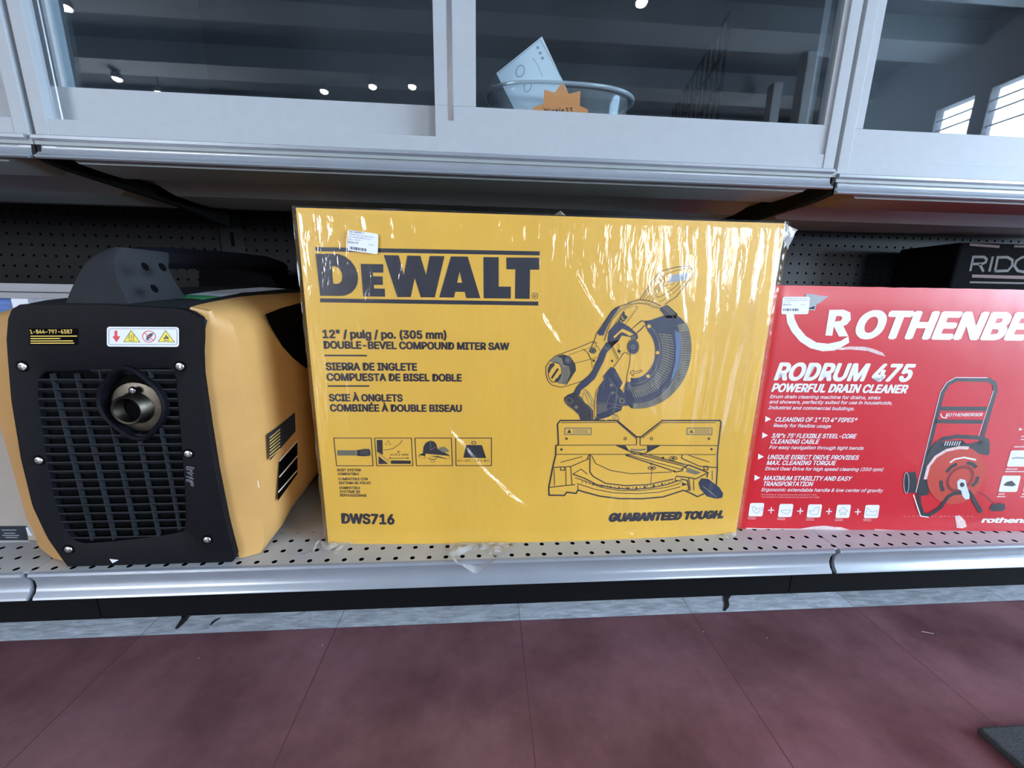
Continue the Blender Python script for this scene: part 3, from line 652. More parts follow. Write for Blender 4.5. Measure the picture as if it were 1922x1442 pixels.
# blade guard
P.frame(1150, 600, 160/1282); P.lay = 0
def arc(cx, cy, rx, ry, a0, a1, n=26): return [(cx+rx*math.cos(math.radians(a0+(a1-a0)*i/n)), cy+ry*math.sin(math.radians(a0+(a1-a0)*i/n))) for i in range(n+1)]
outer = arc(370, 430, 808, 905, -32, 96); inner = arc(320, 480, 318, 400, 99, -50)
gp_ = [(470, 20), (560, 10), (760, -60), (960, -70), (1040, -10)]+[p for p in outer if p[1] > 30]+[(140, 1220), (200, 960)]+inner
P.poly(gp_, D); P.stroke([(200, 1250)]+[p for p in outer if p[1] > 60][::-1], 8, K)
rim = arc(370, 430, 808, 905, -25, 95); rim2 = arc(370, 430, 660, 830, -25, 95)
P.poly(rim+rim2[::-1], 'inkgrey', lay=1)
for i in range(46):
    an = -16+i*2.35; c_, s_ = math.cos(math.radians(an)), math.sin(math.radians(an)); P.stroke([(370+675*c_, 430+838*s_), (370+800*c_, 430+896*s_)], 11 if an < 35 else 7, K, lay=2)
P.poly([(930, 160), (1010, 200), (1025, 420), (1000, 700), (900, 900), (870, 940), (940, 640), (950, 400)], 'skyish', lay=1)
P.mats[P.mi('skyish')] = 'guardblue'
band = arc(320, 480, 402, 505, -48, 100); band2 = arc(320, 480, 640, 690, -34, 96)
for i in range(34):
    f = i/33; an = math.radians(-30+f*128); an2 = math.radians(-22+f*112)
    r1x, r1y = 420, 525; r2x, r2y = 605, 680
    P.stroke([(320+r1x*math.cos(an), 480+r1y*math.sin(an)), (320+r2x*math.cos(an2), 480+r2y*math.sin(an2)+10)], 11, 'inkgrey', lay=2)
P.stroke([(320+388*math.cos(math.radians(q)), 480+488*math.sin(math.radians(q))) for q in range(-58, 102, 8)], 7, 'inkgrey', lay=2)
P.stroke([(320+512*math.cos(math.radians(q)), 480+600*math.sin(math.radians(q))) for q in range(-28, 98, 7)], 5, 'inkgrey', lay=3)
for x, y, r in ((545, 100, 28), (672, 498, 26), (532, 850, 26), (240, 910, 28)): P.circ(x, y, r, 'signyel' if 0 else 'yellow', lay=3)
P.lay = 0
P.circ(305, 410, 82, D, ry=105, lay=1); P.circ(305, 410, 22, 'inkgrey', w=8, lay=2, ry=28); P.circ(305, 410, 90, K, ry=112, w=5, lay=1)
P.stroke([(285, 140), (430, 15), (510, 45)], 6, K, lay=0); P.stroke([(355, 200), (460, 110), (460, 90), (520, 110)], 6, K)
P.stroke([(258, 795), (310, 760), (320, 785), (380, 780), (430, 755), (445, 775), (390, 805), (320, 810), (300, 845)], 6, K, True)
P.circ(1075, 125, 36, 'inkgrey', ry=48, w=12, lay=3)
# base and fences
P.frame(980, 740, 500/1922); P.lay = 0
W = 7
P.stroke([(262, 365), (255, 215), (275, 190), (685, 190), (825, 308), (858, 308), (1010, 190), (1425, 190), (1435, 205), (1415, 370)], 8, K)
P.stroke([(280, 205), (690, 203), (820, 318)], 4, K); P.stroke([(865, 318), (1010, 205), (1395, 205)], 4, K); P.stroke([(825, 308), (825, 365)], 5, K); P.stroke([(852, 308), (850, 365)], 5, K)
P.stroke([(262, 368), (550, 367), (825, 366)], 4, K); P.stroke([(850, 368), (1130, 370), (1415, 371)], 4, K)
for x in (310, 1190):
    P.stroke([(x, 245), (x+188 if x < 500 else x+180, 245), (x+186 if x < 500 else x+178, 292), (x-3, 290)], 6, 'inkgrey', True); P.poly([(x+15, 280), (x+30, 252), (x+45, 280)], K); 
    for y in (258, 268, 279): P.stroke([(x+55, y), (x+165, y+1)], 4, 'inkgrey')
for x, y in ((320, 321), (1347, 321), (283, 399), (1366, 397)): P.circ(x, y, 9, K)
for x, y in ((743, 321), (932, 321)): P.circ(x, y, 9, K, w=4)
P.stroke([(262, 365), (243, 372), (243, 435), (222, 520), (205, 600), (190, 668), (192, 720), (300, 722), (320, 700), (385, 708), (400, 685), (430, 695), (560, 728), (700, 745), (860, 746), (1010, 735), (1160, 690), (1200, 705), (1260, 735), (1310, 715)], 8, K)
P.stroke([(1415, 371), (1408, 440), (1408, 540), (1398, 660)], 7, K); P.stroke([(250, 434), (600, 434), (870, 434), (1395, 436)], 4, K)
P.stroke([(222, 528), (350, 522), (480, 466)], 5, K); P.stroke([(230, 535), (232, 655)], 4, K); P.stroke([(315, 530), (315, 650)], 4, K); P.stroke([(350, 525), (358, 650)], 4, K); P.stroke([(278, 492), (435, 450)], 4, K); P.stroke([(195, 668), (300, 655), (380, 648)], 5, K)
P.stroke([(490, 436), (488, 560), (510, 590), (600, 640), (740, 655), (900, 650), (1090, 610)], 6, K); P.stroke([(500, 440), (530, 500), (640, 550), (780, 572), (920, 568), (1080, 560)], 4, K); P.stroke([(485, 436), (470, 460), (480, 470)], 5, K)
P.stroke([(365, 575), (450, 605), (540, 650), (680, 675), (800, 682), (920, 672), (1040, 650), (1130, 620)], 6, K); P.stroke([(380, 600), (470, 630), (560, 665), (700, 690), (860, 690), (1040, 668), (1140, 640)], 4, K)
P.stroke([(395, 640), (520, 680), (660, 705), (820, 712), (980, 702), (1140, 665)], 4, K); P.stroke([(400, 650), (400, 690)], 4, K); P.stroke([(365, 575), (425, 540), (470, 575)], 4, K)
for i in range(9): P.circ(510+i*62, 640+34*math.sin((i+.5)/9*PI), 8, K, n=8)
for i in range(26): x = 430+i*26; P.stroke([(x, 612+50*math.sin((i+2)/29*PI)), (x+3, 626+50*math.sin((i+2)/29*PI))], 3, K)
P.stroke([(780, 420), (1170, 520), (1200, 545)], 5, K); P.stroke([(745, 440), (960, 510), (1110, 560), (1160, 550)], 6, K); P.stroke([(745, 432), (1160, 545)], 4, K); P.stroke([(910, 435), (1200, 512)], 4, K); P.stroke([(820, 420), (1170, 510)], 3, K)
for x, y, r in ((760, 440, 10), (930, 502, 8), (1098, 556, 8), (1015, 460, 9)): P.circ(x, y, r, K)
P.circ(935, 532, 28, K, ry=11, w=4); P.circ(935, 532, 14, K, ry=6); P.circ(1090, 463, 28, K, ry=14, w=4); P.circ(1090, 463, 14, K, ry=8); P.stroke([(935, 545), (925, 640)], 3, K)
P.stroke([(680, 370), (770, 410), (880, 430), (990, 372)], 6, K); P.poly([(680, 370), (745, 370), (770, 405)], K); P.poly([(900, 372), (990, 372), (900, 415)], K); P.stroke([(780, 400), (840, 403), (890, 398)], 9, 'inkgrey')
P.stroke([(1150, 540), (1200, 510), (1340, 565), (1330, 600)], 7, K); P.stroke([(1110, 590), (1200, 600), (1250, 610), (1330, 570)], 6, K); P.stroke([(1200, 605), (1210, 690)], 5, K); P.stroke([(1235, 612), (1235, 690)], 4, K); P.stroke([(1110, 590), (1100, 620), (1150, 625)], 5, K)
P.poly([(1180, 560), (1200, 530), (1290, 565), (1250, 580)], 'inkgrey'); P.stroke([(1140, 610), (1190, 620), (1200, 690), (1180, 690)], 6, K)
P.poly([(1270, 640), (1290, 605), (1340, 610), (1420, 670), (1448, 715), (1440, 745), (1400, 752), (1330, 735), (1280, 680)], D, lay=1); P.stroke([(1300, 660), (1400, 740)], 5, 'inkgrey', lay=2); P.poly([(1150, 632), (1190, 650), (1150, 660)], K, lay=1)
P.stroke([(1155, 436), (1150, 462), (1280, 520), (1405, 530)], 5, K, lay=0); P.stroke([(1200, 440), (1350, 490)], 4, K); P.stroke([(1310, 520), (1340, 520), (1340, 545), (1310, 545)], 5, K, True); P.stroke([(278, 525), (305, 525), (305, 548), (278, 548)], 5, K, True); P.stroke([(1370, 550), (1370, 620)], 4, K)
SW = 1
P.build('saw_drawing', t)
# price sticker
def rrect(x0, y0, x1, y1, r, skew=0, dy=0, n=4):
    pts = []
    for cx, cy, a in ((x1-r, y0+r, -90), (x1-r, y1-r, 0), (x0+r, y1-r, 90), (x0+r, y0+r, 180)):
        for i in range(n+1): q = math.radians(a+90*i/n); pts.append((cx+r*math.cos(q), cy+r*math.sin(q)))
    return [(x+skew*(y1-y), y+dy*(x-x0)) for x, y in pts]
def barcode(P, x0, y0, x1, h, dy, m, seed=3):
    rnd = random.Random(seed); x = x0
    while x < x1:
        w = rnd.choice((16, 26, 44)); P.poly([(x, y0+dy*(x-x0)), (x+w, y0+dy*(x-x0+w)), (x+w, y0+h+dy*(x-x0+w)), (x, y0+h+dy*(x-x0))], m); x += w+rnd.choice((14, 24, 30))
film_off = .0034
S = Print((0, YD-film_off, 0), (0, -1, 0)); S.frame(640, 425, 80/1922)
S.poly(rrect(300, 160, 1660, 1080, 90, .03, .135), 'paper', lay=0); S.lay = 2
S.text('04-160502-1', 400, 270, 1060, 352, 80, 'ink', .02); S.text('Dewalt miter saw disc in the', 380, 370, 1450, 520, 52, 'graphite', .0); S.text('box. Dewalt DWS716 15', 350, 480, 1330, 615, 52, 'graphite', .0)
S.text('amp   15L.P', 340, 600, 880, 655, 52, 'graphite', 0); S.text('$349.99', 330, 745, 785, 805, 85, 'ink', .02); S.text('70036', 1240, 835, 1465, 875, 42, 'graphite', 0)
barcode(S, 400, 905, 1150, 130, .135, 'ink')
S.build('price_sticker', t)
# shrink film
ridges = []   # (polyline in metres on the face, width, height)
def rg(pts, w, h): ridges.append(([(lambda q: (q.x, q.z))(onY(x, y, YD-.003)) for x, y in pts], w, h))
rg([(1323, 420), (1326, 504), (1318, 590), (1309, 700), (1290, 810), (1270, 900)], .0065, .0050)
rg([(1424, 432), (1417, 483), (1402, 562), (1386, 629), (1369, 700), (1345, 820), (1325, 930)], .0075, .0050)
rg([(1393, 470), (1380, 560), (1362, 640), (1345, 720), (1320, 860)], .005, .0022)
rg([(1274, 425), (1276, 520), (1280, 600), (1262, 720)], .006, .0022)
rg([(1300, 430), (1299, 470)], .003, .0015); rg([(1455, 430), (1448, 500), (1436, 600), (1420, 740), (1402, 860)], .005, .0035)
rg([(1350, 450), (1342, 560), (1335, 660), (1318, 800)], .0045, .0016); rg([(1440, 560), (1424, 660), (1405, 760), (1380, 880)], .004, .002)
rg([(828, 785), (845, 812), (868, 838), (905, 882), (950, 925), (985, 948)], .004, .0036)
rg([(1078, 505), (1082, 522), (1110, 570), (1132, 600)], .0022, .0016); rg([(1010, 585), (1030, 620), (1055, 655)], .0045, .0018)
rg([(1010, 480), (985, 520), (1000, 560)], .006, .0010)
rg([(1160, 985), (1178, 998), (1195, 1005)], .003, .0028)
rnd = random.Random(5)
for i in range(12):
    x = 640+i*26+rnd.uniform(-8, 8); y = rnd.uniform(880, 910); rg([(x, y), (x+12+i*2, y+50), (x+30+i*4, min(y+rnd.uniform(70, 105), 1005))], .0032, rnd.uniform(.0007, .0014))
for i in range(16):
    x = 1140+i*20+rnd.uniform(-6, 6); rg([(x, 418+(x-1140)*.02), (x+rnd.uniform(-4, 4), 440+rnd.uniform(0, 90))], .0028, rnd.uniform(.0002, .0006))
for i in range(14):
    x = 1130+i*19; a = (x-1250)/160; rg([(x+a*8, 1002), (x-a*6, 975), (x-a*14, 950-rnd.uniform(0, 20))], .0025, rnd.uniform(.0006, .0013))
for i in range(10):
    x = 640+i*48+rnd.uniform(-14, 14); rg([(x, 405), (x+rnd.uniform(-10, 14), 430), (x+rnd.uniform(-16, 20), 450)], .004, rnd.uniform(.0005, .001))
def ridge_h(x, z):
    h = 0
    for pl, w, hh in ridges:
        best = 9; tt = 0; n = len(pl)-1
        if not (min(p[0] for p in pl)-4*w < x < max(p[0] for p in pl)+4*w and min(p[1] for p in pl)-4*w < z < max(p[1] for p in pl)+4*w): continue
        for i in range(n):
            ax, az = pl[i]; bx, bz = pl[i+1]; dx, dz = bx-ax, bz-az; q = max(0, min(1, ((x-ax)*dx+(z-az)*dz)/(dx*dx+dz*dz)))
            d = math.hypot(x-ax-q*dx, z-az-q*dz)
            if d < best: best = d; tt = (i+q)/n
        if best < 3*w: h += hh*math.exp(-(best/w)**2)*math.sin(PI*min(.97, max(.05, .08+.84*tt)))**.6
    return h
FX0, FX1 = BX0-.004, BX1+.007
nx, nz = 330, 200; m = MB(); vs = []; fs = []
zlo, zhi = BZ0+.0015, BZ1+.0025
side = 10
cols = nx+1+2*side
for j in range(nz+1):
    z = zlo+(zhi-zlo)*j/nz; zz = z
    for i in range(-side, nx+1+side):
        if i < 0:
            q = -i/side; x = FX0-.0035*math.sin(q*PI*.8)-.003*abs(noise.noise((z*22, q*2, 3))); y = YD-.003+.10*q**1.5
        elif i > nx:
            q = (i-nx)/side; x = FX1+.004*abs(noise.noise((z*45, q*3, 7)))*(1-q)-.004*q; y = YD-.003+.05*q**1.4
        else:
            x = FX0+(FX1-FX0)*i/nx; e = min(x-FX0, FX1-x, zhi-z+.001)
            rightness = max(0, min(1, (x-.16)/.24))
            h = .0016*min(1, e/.01)+ridge_h(x, z)+.0006*noise.noise((x*14, z*10, 1.3))+(.00035*rightness)*noise.noise((x*90+z*22, z*7, 5.1))
            # crinkled right hem
            hem_ = max(0, 1-(FX1-x)/.024); h += .0028*hem_*abs(noise.noise((x*120, z*60, 9)))
            y = YD-sag(Vector((x, 0, z)))-.0009-max(h, 0)
            if FX1-x < .010: y += .004*(1-(FX1-x)/.010)
            if x-FX0 < .006: y += .003*(1-(x-FX0)/.006)
        vs.append((x, y, zz))
for j in range(nz):
    for i in range(cols-1): a = j*cols+i; fs.append((a, a+1, a+cols+1, a+cols))
m.add(vs, fs)
o = m.build('clear_film', 'film', t, smooth=True)
for p in o.data.polygons: p.use_smooth = True
# loose torn film below and at the corner
def flap(outline, z_of, seed, nm='loose_film', amp=.002):
    bm = bmesh.new(); vs_ = [bm.verts.new(p) for p in outline]; bm.faces.new(vs_)
    bmesh.ops.triangulate(bm, faces=bm.faces[:]); bmesh.ops.subdivide_edges(bm, edges=bm.edges[:], cuts=6, use_grid_fill=True)
    for v in bm.verts:
        n_ = noise.noise((v.co.x*70+seed, v.co.y*60, v.co.z*70)); v.co += Vector(z_of)*(abs(n_)*amp*3)
    for f in bm.faces: f.smooth = False
    me = bpy.data.meshes.new(nm); bm.to_mesh(me); bm.free(); me.materials.append(M['scrap']); ob = bpy.data.objects.new(nm, me); C.objects.link(ob)
    ob.parent = t; ob.matrix_parent_inverse = Matrix.Translation(-base(t))
def dk(x, y, h=.0015): return onZ(x, y, DZ+h)
flap([dk(845, 1020), dk(843, 1040), dk(853, 1056), onY(868, 1062, .512), onY(880, 1072, .510), onY(893, 1078, .509), onY(905, 1070, .510), dk(925, 1056), dk(940, 1042), dk(962, 1032), dk(968, 1020), dk(900, 1019)], (0, -.4, 1), 2)
flap([dk(603, 1016), dk(604, 1028), dk(618, 1035), dk(632, 1044), dk(640, 1036), dk(645, 1024), dk(665, 1020)], (0, -.3, 1), 5)
flap([dk(603, 1012, .006), dk(592, 1020, .006), dk(590, 1030, .003), dk(572, 1042), dk(560, 1041), dk(590, 1036)], (0, -.3, 1), 8)
flap([onY(1472, 420, .566), onY(1488, 428, .575), onY(1496, 432, .58), onY(1490, 440, .58), onY(1486, 452, .585), onY(1476, 470, .58), onY(1466, 440, .566)], (.5, -.3, .2), 11)
flap([onY(1040, 404, .567), onY(1047, 400, .56), onY(1052, 396, .56), onY(1055, 401, .56), onY(1062, 405, .567)], (0, -.5, .2), 14, amp=.001)
flap([dk(1345, 1008), dk(1362, 1003), dk(1385, 1000), dk(1378, 1010), dk(1360, 1014)], (0, 0, 1), 21)

# ================================================================== RED DRAIN CLEANER CARTON
pA = Vector((.4435, .580, DZ)); pB = Vector((.959, .5515, DZ)); e = (pB-pA).normalized(); n = Vector((e.y, -e.x, 0)); H = .4175; Wd = .70; DD = .24
tr_ = thing('drain_cleaner_carton', 'red glossy carton with white lettering and a drum machine picture', 'carton', pA+e*.35)
m = MB(); vs = []; fs = []; nx, nz = 60, 24
def redoff(u, z):   # dented, softened edges
    return -.0030*max(0, 1-u/.012)-.002*max(0, (z-H+.010)/.010)
rb = Print(pA, n)
for j in range(nz+1):
    for i in range(nx+1):
        u = Wd*i/nx; z = H*j/nz; zz = z-(.0015*abs(noise.noise((u*30, 2, 1))) if j == nz else 0)+(.0006*noise.noise((u*60, 5, 1)) if j == 0 else 0)
        p = pA+e*u+Vector((0, 0, max(zz, .0002))); vs.append(p+n*redoff(u, z))
for j in range(nz):
    for i in range(nx): a = j*(nx+1)+i; fs.append((a, a+1, a+nx+2, a+nx+1))
m.add(vs, fs)
bk = -n*DD; c0 = [pA, pA+e*Wd]; up_ = Vector((0, 0, H-.002))
tl = [vs[nz*(nx+1)+i] for i in range(nx+1)]; m.add(tl+[p+bk for p in tl], [(i, i+1, i+nx+2, i+nx+1) for i in range(nx)])
lf = [vs[j*(nx+1)] for j in range(nz+1)]; m.add(lf+[p+bk for p in lf], [(i, i+1, i+nz+2, i+nz+1) for i in range(nz)])
rt = [vs[j*(nx+1)+nx] for j in range(nz+1)]; m.add(rt+[p+bk for p in rt], [(i, i+1, i+nz+2, i+nz+1) for i in range(nz)])
m.add([pA+bk, pA+e*Wd+bk, pA+e*Wd+bk+up_, pA+bk+up_], [(0, 1, 2, 3)]); m.add([pA, pA+e*Wd, pA+e*Wd+bk, pA+bk], [(0, 1, 2, 3)])
m.build('carton_body', 'red', tr_, smooth=True)
P = Print(pA, n); Wt = 'white'
P.frame(1380, 400, 542/1922)
def ring(cx, cy, r0, r1, a0, a1, rx=1, n=22):
    return [(cx+r0*rx*math.cos(math.radians(a0+(a1-a0)*i/n)), cy+r0*math.sin(math.radians(a0+(a1-a0)*i/n))) for i in range(n+1)]+[(cx+r1*rx*math.cos(math.radians(a1+(a0-a1)*i/n)), cy+r1*math.sin(math.radians(a1+(a0-a1)*i/n))) for i in range(n+1)]
P.poly([(333, 640), (345, 730), (375, 790), (430, 855), (500, 900), (580, 920), (660, 915), (720, 885), (758, 862), (752, 820), (700, 852), (620, 870), (540, 862), (470, 820), (420, 760), (392, 700), (388, 640)], Wt)
P.poly([(625, 645), (720, 643), (765, 662), (768, 710), (742, 742), (718, 752), (752, 820), (690, 822), (655, 755), (645, 817), (598, 815)], Wt, holes=[[(672, 685), (662, 722), (700, 718), (712, 700), (704, 686)]])
P.text('OTHENBERGER', 778, 826, 2560, 846, 168, Wt, .035, it=.16)
P.text('RODRUM 475', 255, 1108, 1160, 1118, 108, Wt, .03, it=.2)
P.text('POWERFUL DRAIN CLEANER', 238, 1188, 1136, 1198, 52, Wt, .03, it=.2)
for s_, x0, x1, y in (('Drum drain cleaning machine for drains, sinks', 230, 960, 1232), ('and showers, perfectly suited for use in households,', 224, 1042, 1267), ('Industrial and commercial buildings.', 218, 790, 1305)):
    P.text(s_, x0, y, x1, y+8, 22, Wt, .015, it=.2)
P.frame(1380, 740, 542/1922)
for y, s1, s2, s3, xs in ((182, 'CLEANING OF 1” TO 4” PIPES*', None, 'Ready for flexible usage', (200, 262, 804, 0, 0, 252, 632)),
                      (290, '3/8”x 75’ FLEXIBLE STEEL-CORE', 'CLEANING CABLE', 'For easy navigation through tight bends', (180, 238, 798, 232, 550, 224, 850)),
                      (432, 'UNIQUE DIRECT DRIVE PROVIDES', 'MAX. CLEANING TORQUE', 'Direct Gear Drive for high speed cleaning (350 rpm)', (152, 212, 815, 206, 662, 197, 978)),
                      (572, 'MAXIMUM STABILITY AND EASY', 'TRANSPORTATION', 'Ergonomic extendable handle & low center of gravity', (128, 186, 768, 180, 510, 172, 978))):
    x = xs[0]; P.poly([(x, y-36), (x+38, y-16), (x-2, y+4)], Wt); P.text(s1, xs[1], y, xs[2], y+4, 28, Wt, .024, it=.2)
    yy = y+38
    if s2: P.text(s2, xs[3], yy, xs[4], yy+2, 28, Wt, .024, it=.2); yy += 38
    P.text(s3, xs[5], yy-2, xs[6], yy+4, 22, Wt, .015, it=.2)
for a, b, y in ((168, 540, 672), (170, 556, 688)): P.text('*For cleaning 4" pipes please use the optional 1/2" cable', a, y, b, y+2, 8, 'cardtear', 0, it=.2)
P.frame(1400, 930, 260/1922)
ics = [(30, 105, 255, 290), (440, 118, 660, 300), (838, 124, 1058, 305), (1238, 128, 1458, 312), (1632, 132, 1856, 315)]
for k, (x0, y0, x1, y1) in enumerate(ics):
    P.poly(rrect(x0, y0, x1-28, y1, 24, .15), Wt, lay=0)
    cx = (x0+x1)/2; cy = (y0+y1)/2; P.lay = 1
    g = {0: [(-60, -40), (-50, 0), (-35, 30), (0, 50), (30, 40), (40, 5), (85, 15), (90, -25), (45, -20), (10, -20), (-5, 5), (-15, -10), (-20, -40)],
         1: [(-65, 0), (-20, -5), (70, -5), (60, 20), (20, 38), (5, 55), (-10, 38), (-50, 25)], 2: [(-70, 0), (-10, 0), (10, -40), (45, -55), (65, -45), (60, 10), (40, 50), (-30, 52), (-60, 30)],
         3: [(0, -55), (60, -5), (40, 0), (35, 50), (15, 50), (10, 15), (-15, 15), (-20, 50), (-40, 50), (-45, 0), (-60, -5)], 4: [(-80, 50), (-65, -55), (-20, -5), (20, 5), (40, -10), (75, -15), (65, 52)]}[k]
    P.stroke([(cx+a, cy+b) for a, b in g], 7, 'greyprint', True)
    P.lay = 0
    for r_ in (0, 1): P.stroke([(x0-6, y1+14+r_*20), (x0+105, y1+18+r_*20)], 7, 'cardtear')
    if k < 4:
        px_, py_ = x1+92, cy+8; P.stroke([(px_-42, py_), (px_+42, py_)], 15, Wt); P.stroke([(px_+5, py_-42), (px_-3, py_+42)], 15, Wt)
P.frame(1600, 680, 322/1451)
P.build('carton_lettering', tr_); P = Print(pA, n); P.frame(1600, 680, 322/1451)
P.text('rothenberger.com', 1085, 1355, 2050, 1362, 40, Wt, .04, it=.2)
P.build('web_address', tr_)
# drum machine picture
P = Print(pA, n); P.frame(1600, 680, 322/1451); G = 'graphite'
P.stroke([(553, 1110), (650, 700), (760, 260), (810, 180), (880, 145), (1150, 150), (1200, 180), (1210, 240), (1170, 370), (1080, 690)], 34, G)
P.stroke([(535, 1100), (632, 700), (742, 255), (795, 172), (870, 130), (1140, 132)], 5, Wt, lay=1); P.stroke([(1190, 240), (1060, 640)], 5, Wt)
P.lay = 0
P.stroke([(735, 392), (1140, 395)], 36, G); P.stroke([(690, 500), (1110, 505)], 34, G)
P.poly([(630, 760), (700, 670), (1000, 690), (1150, 640), (1150, 790), (1000, 760), (700, 900), (640, 1125), (575, 1130), (600, 1000)], G)
P.stroke([(575, 1110), (645, 800), (690, 720), (760, 650), (880, 628), (1100, 640), (1140, 680), (1140, 780)], 34, G, lay=1)
P.poly([(735, 710), (790, 665), (930, 660), (960, 690), (860, 712)], 'slatedark', lay=2)
for i in range(7): P.stroke([(790+i*20, 668), (775+i*20, 705)], 7, Wt, lay=3)
P.circ(875, 955, 262, 'printred', ry=228, rot=-.75, n=36, lay=4)
P.stroke([(612, 990), (640, 880), (700, 800), (790, 745), (900, 722), (980, 725)], 26, 'cardtear', lay=5)
P.stroke([(820, 850), (860, 820), (940, 805), (1040, 825)], 14, Wt, lay=5)
for pts in ([(790, 930), (830, 885), (880, 860)], [(965, 850), (1010, 860), (1045, 890)], [(1055, 965), (1045, 1010), (1005, 1050)], [(745, 1000), (748, 1050), (765, 1090)]): P.stroke(pts, 30, G, lay=6)
P.circ(905, 985, 120, 'printred2', ry=85, rot=-.7, w=26, lay=5); P.circ(910, 990, 60, 'printred', ry=48, lay=6)
P.stroke([(555, 1110), (560, 1200), (590, 1290), (650, 1290), (740, 1230), (800, 1140), (850, 1110), (980, 1095), (1010, 1140), (1085, 1270)], 34, G, lay=6)
P.stroke([(512, 1120), (548, 1230), (572, 1300), (640, 1310)], 9, Wt, lay=7)
P.poly([(470, 930), (530, 925), (545, 1000), (530, 1105), (440, 1105), (440, 1020)], G, lay=5); P.circ(455, 1020, 20, 'slatedark', ry=85, lay=6); P.circ(452, 1020, 22, 'greyprint', ry=88, w=6, lay=7)
P.poly([(880, 1010), (905, 985), (950, 995), (960, 1040), (985, 1120), (985, 1155), (950, 1160), (925, 1130), (915, 1085), (885, 1070)], 'skyish', lay=8); P.circ(922, 1035, 20, G, lay=9)
P.stroke([(1050, 1095), (1120, 1130), (1190, 1190)], 6, G, lay=1); P.poly([(1155, 1240), (1180, 1200), (1240, 1190), (1285, 1200), (1292, 1240), (1260, 1260), (1180, 1260)], G, lay=2)
P.stroke([(742, 435), (755, 465), (790, 472), (800, 455)], 8, Wt, lay=2); P.text('ROTHENBERGER', 782, 458, 1092, 455, 26, Wt, .02, it=.2)
# accessory tiles at the right edge of view
P.frame(1860, 740, 62/344)
P.poly(rrect(160, 585, 560, 755, 18, .28), Wt, lay=0); P.stroke([(215, 668), (260, 662), (400, 668)], 18, 'greyprint', lay=1); P.poly(rrect(75, 848, 268, 1018, 16, .25), Wt, lay=0)
P.poly([(125, 945), (160, 915), (215, 900), (260, 945), (225, 960), (150, 955)], G, lay=1)
for a, b, y in ((235, 420, 548), (155, 272, 780), (145, 380, 806), (75, 140, 1040), (58, 148, 1066), (310, 400, 440), (305, 400, 470), (320, 420, 1040), (305, 400, 1068)): P.stroke([(a, y), (b, y)], 14, 'cardtear', lay=0)
P.poly([(290, 350), (328, 366), (290, 382)], Wt); P.poly(rrect(330, 940, 520, 1018, 16, .2), Wt)
P.build('machine_picture', tr_)
# stickers and torn card
P = Print(pA, n); P.frame(1460, 540, 100/1922)
P.poly([(980, 225), (1250, 235), (1500, 290), (1820, 315), (1500, 560), (1390, 590), (1330, 830), (1080, 800), (1090, 600)], 'greyprint', lay=0)
P.poly([(1110, 740), (1320, 660), (1310, 780), (1100, 770)], 'slatedark', lay=1)
P.build('torn_label', tr_)
P = Print(pA, n); P.frame(1460, 540, 100/1922)
P.poly(rrect(110, 330, 1090, 960, 70, .10), 'paper', lay=2); P.lay = 3
P.text('Rothenberger drain cleaner mac', 230, 400, 1060, 408, 34, G, 0); P.text('hine. Rothenberger 475 Rodrum', 240, 470, 1095, 478, 36, G, 0); P.text('unit   OBO', 190, 545, 440, 547, 34, G, 0); P.text('$399.99', 180, 650, 465, 655, 58, 'ink', .02); P.text('70036', 805, 632, 975, 634, 30, G, 0)
barcode(P, 180, 755, 740, 88, 0, 'ink', 9); P.build('price_sticker', tr_)
P = Print(pA, n); P.frame(1380, 400, 542/1922); rnd = random.Random(11)
P.poly([(640, 905), (760, 888), (860, 890), (920, 905), (980, 930), (1000, 955), (960, 945), (880, 918), (760, 908), (700, 912)], 'cardtear', lay=1)
P.build('card_tear', tr_); P = Print(pA, n); P.frame(1400, 930, 260/1922)
P.poly([(0, 448), (200, 455), (560, 460), (760, 462), (880, 440), (960, 428), (1100, 418), (1220, 436), (1320, 440), (1430, 476), (1400, 484), (1200, 478), (900, 470), (760, 472), (0, 470)], 'cardtear', lay=1)
P.build('card_tear', tr_); P = Print(pA, n); P.frame(1600, 680, 322/1451)
P.poly([(865, 1300), (905, 1295), (950, 1340), (965, 1390), (930, 1405), (880, 1400)], 'cardtear', lay=1); P.build('card_tear', tr_); P = Print(pA, n); P.frame(1600, 680, 322/1451); P.poly([(185, 1412), (400, 1422), (640, 1432), (1000, 1436), (1451, 1440), (1451, 1445), (1000, 1442), (190, 1424)], 'cardtear')
for i in range(16): x = 430+i*38; P.stroke([(x, 1303+rnd.uniform(-3, 3)), (x+rnd.uniform(10, 26), 1303)], 3, 'cardtear')
P.build('card_tear', tr_)

# ================================================================== BLACK CASE BEHIND
yr = .90
t = thing('black_tool_case', 'black case with grey lettering and a red stripe, behind the red carton', 'case', (1.45, yr+.06, DZ))
xc0 = onY(1800, 470, yr).x; zc1 = onY(1815, 455, yr).z
MB().box(xc0, xc0+.60, yr, yr+.14, DZ, zc1, bev=.006).build('case_body', 'ridg', t)
P = Print((0, yr, 0), (0, -1, 0)); P.frame(1780, 440, 142/1706); Q = 'ridglet'
P.stroke([(490, 830), (560, 510), (800, 510), (860, 560), (840, 630), (760, 665), (540, 670)], 52, Q); P.stroke([(700, 670), (790, 840)], 52, Q)
P.stroke([(920, 840), (1000, 500)], 52, Q); P.stroke([(1050, 830), (1110, 520), (1330, 515), (1440, 580), (1440, 700), (1340, 820), (1050, 830)], 52, Q)
P.stroke([(1960, 560), (1800, 505), (1650, 520), (1530, 600), (1490, 720), (1560, 820), (1700, 850), (1900, 830), (1920, 700), (1760, 700)], 52, Q)
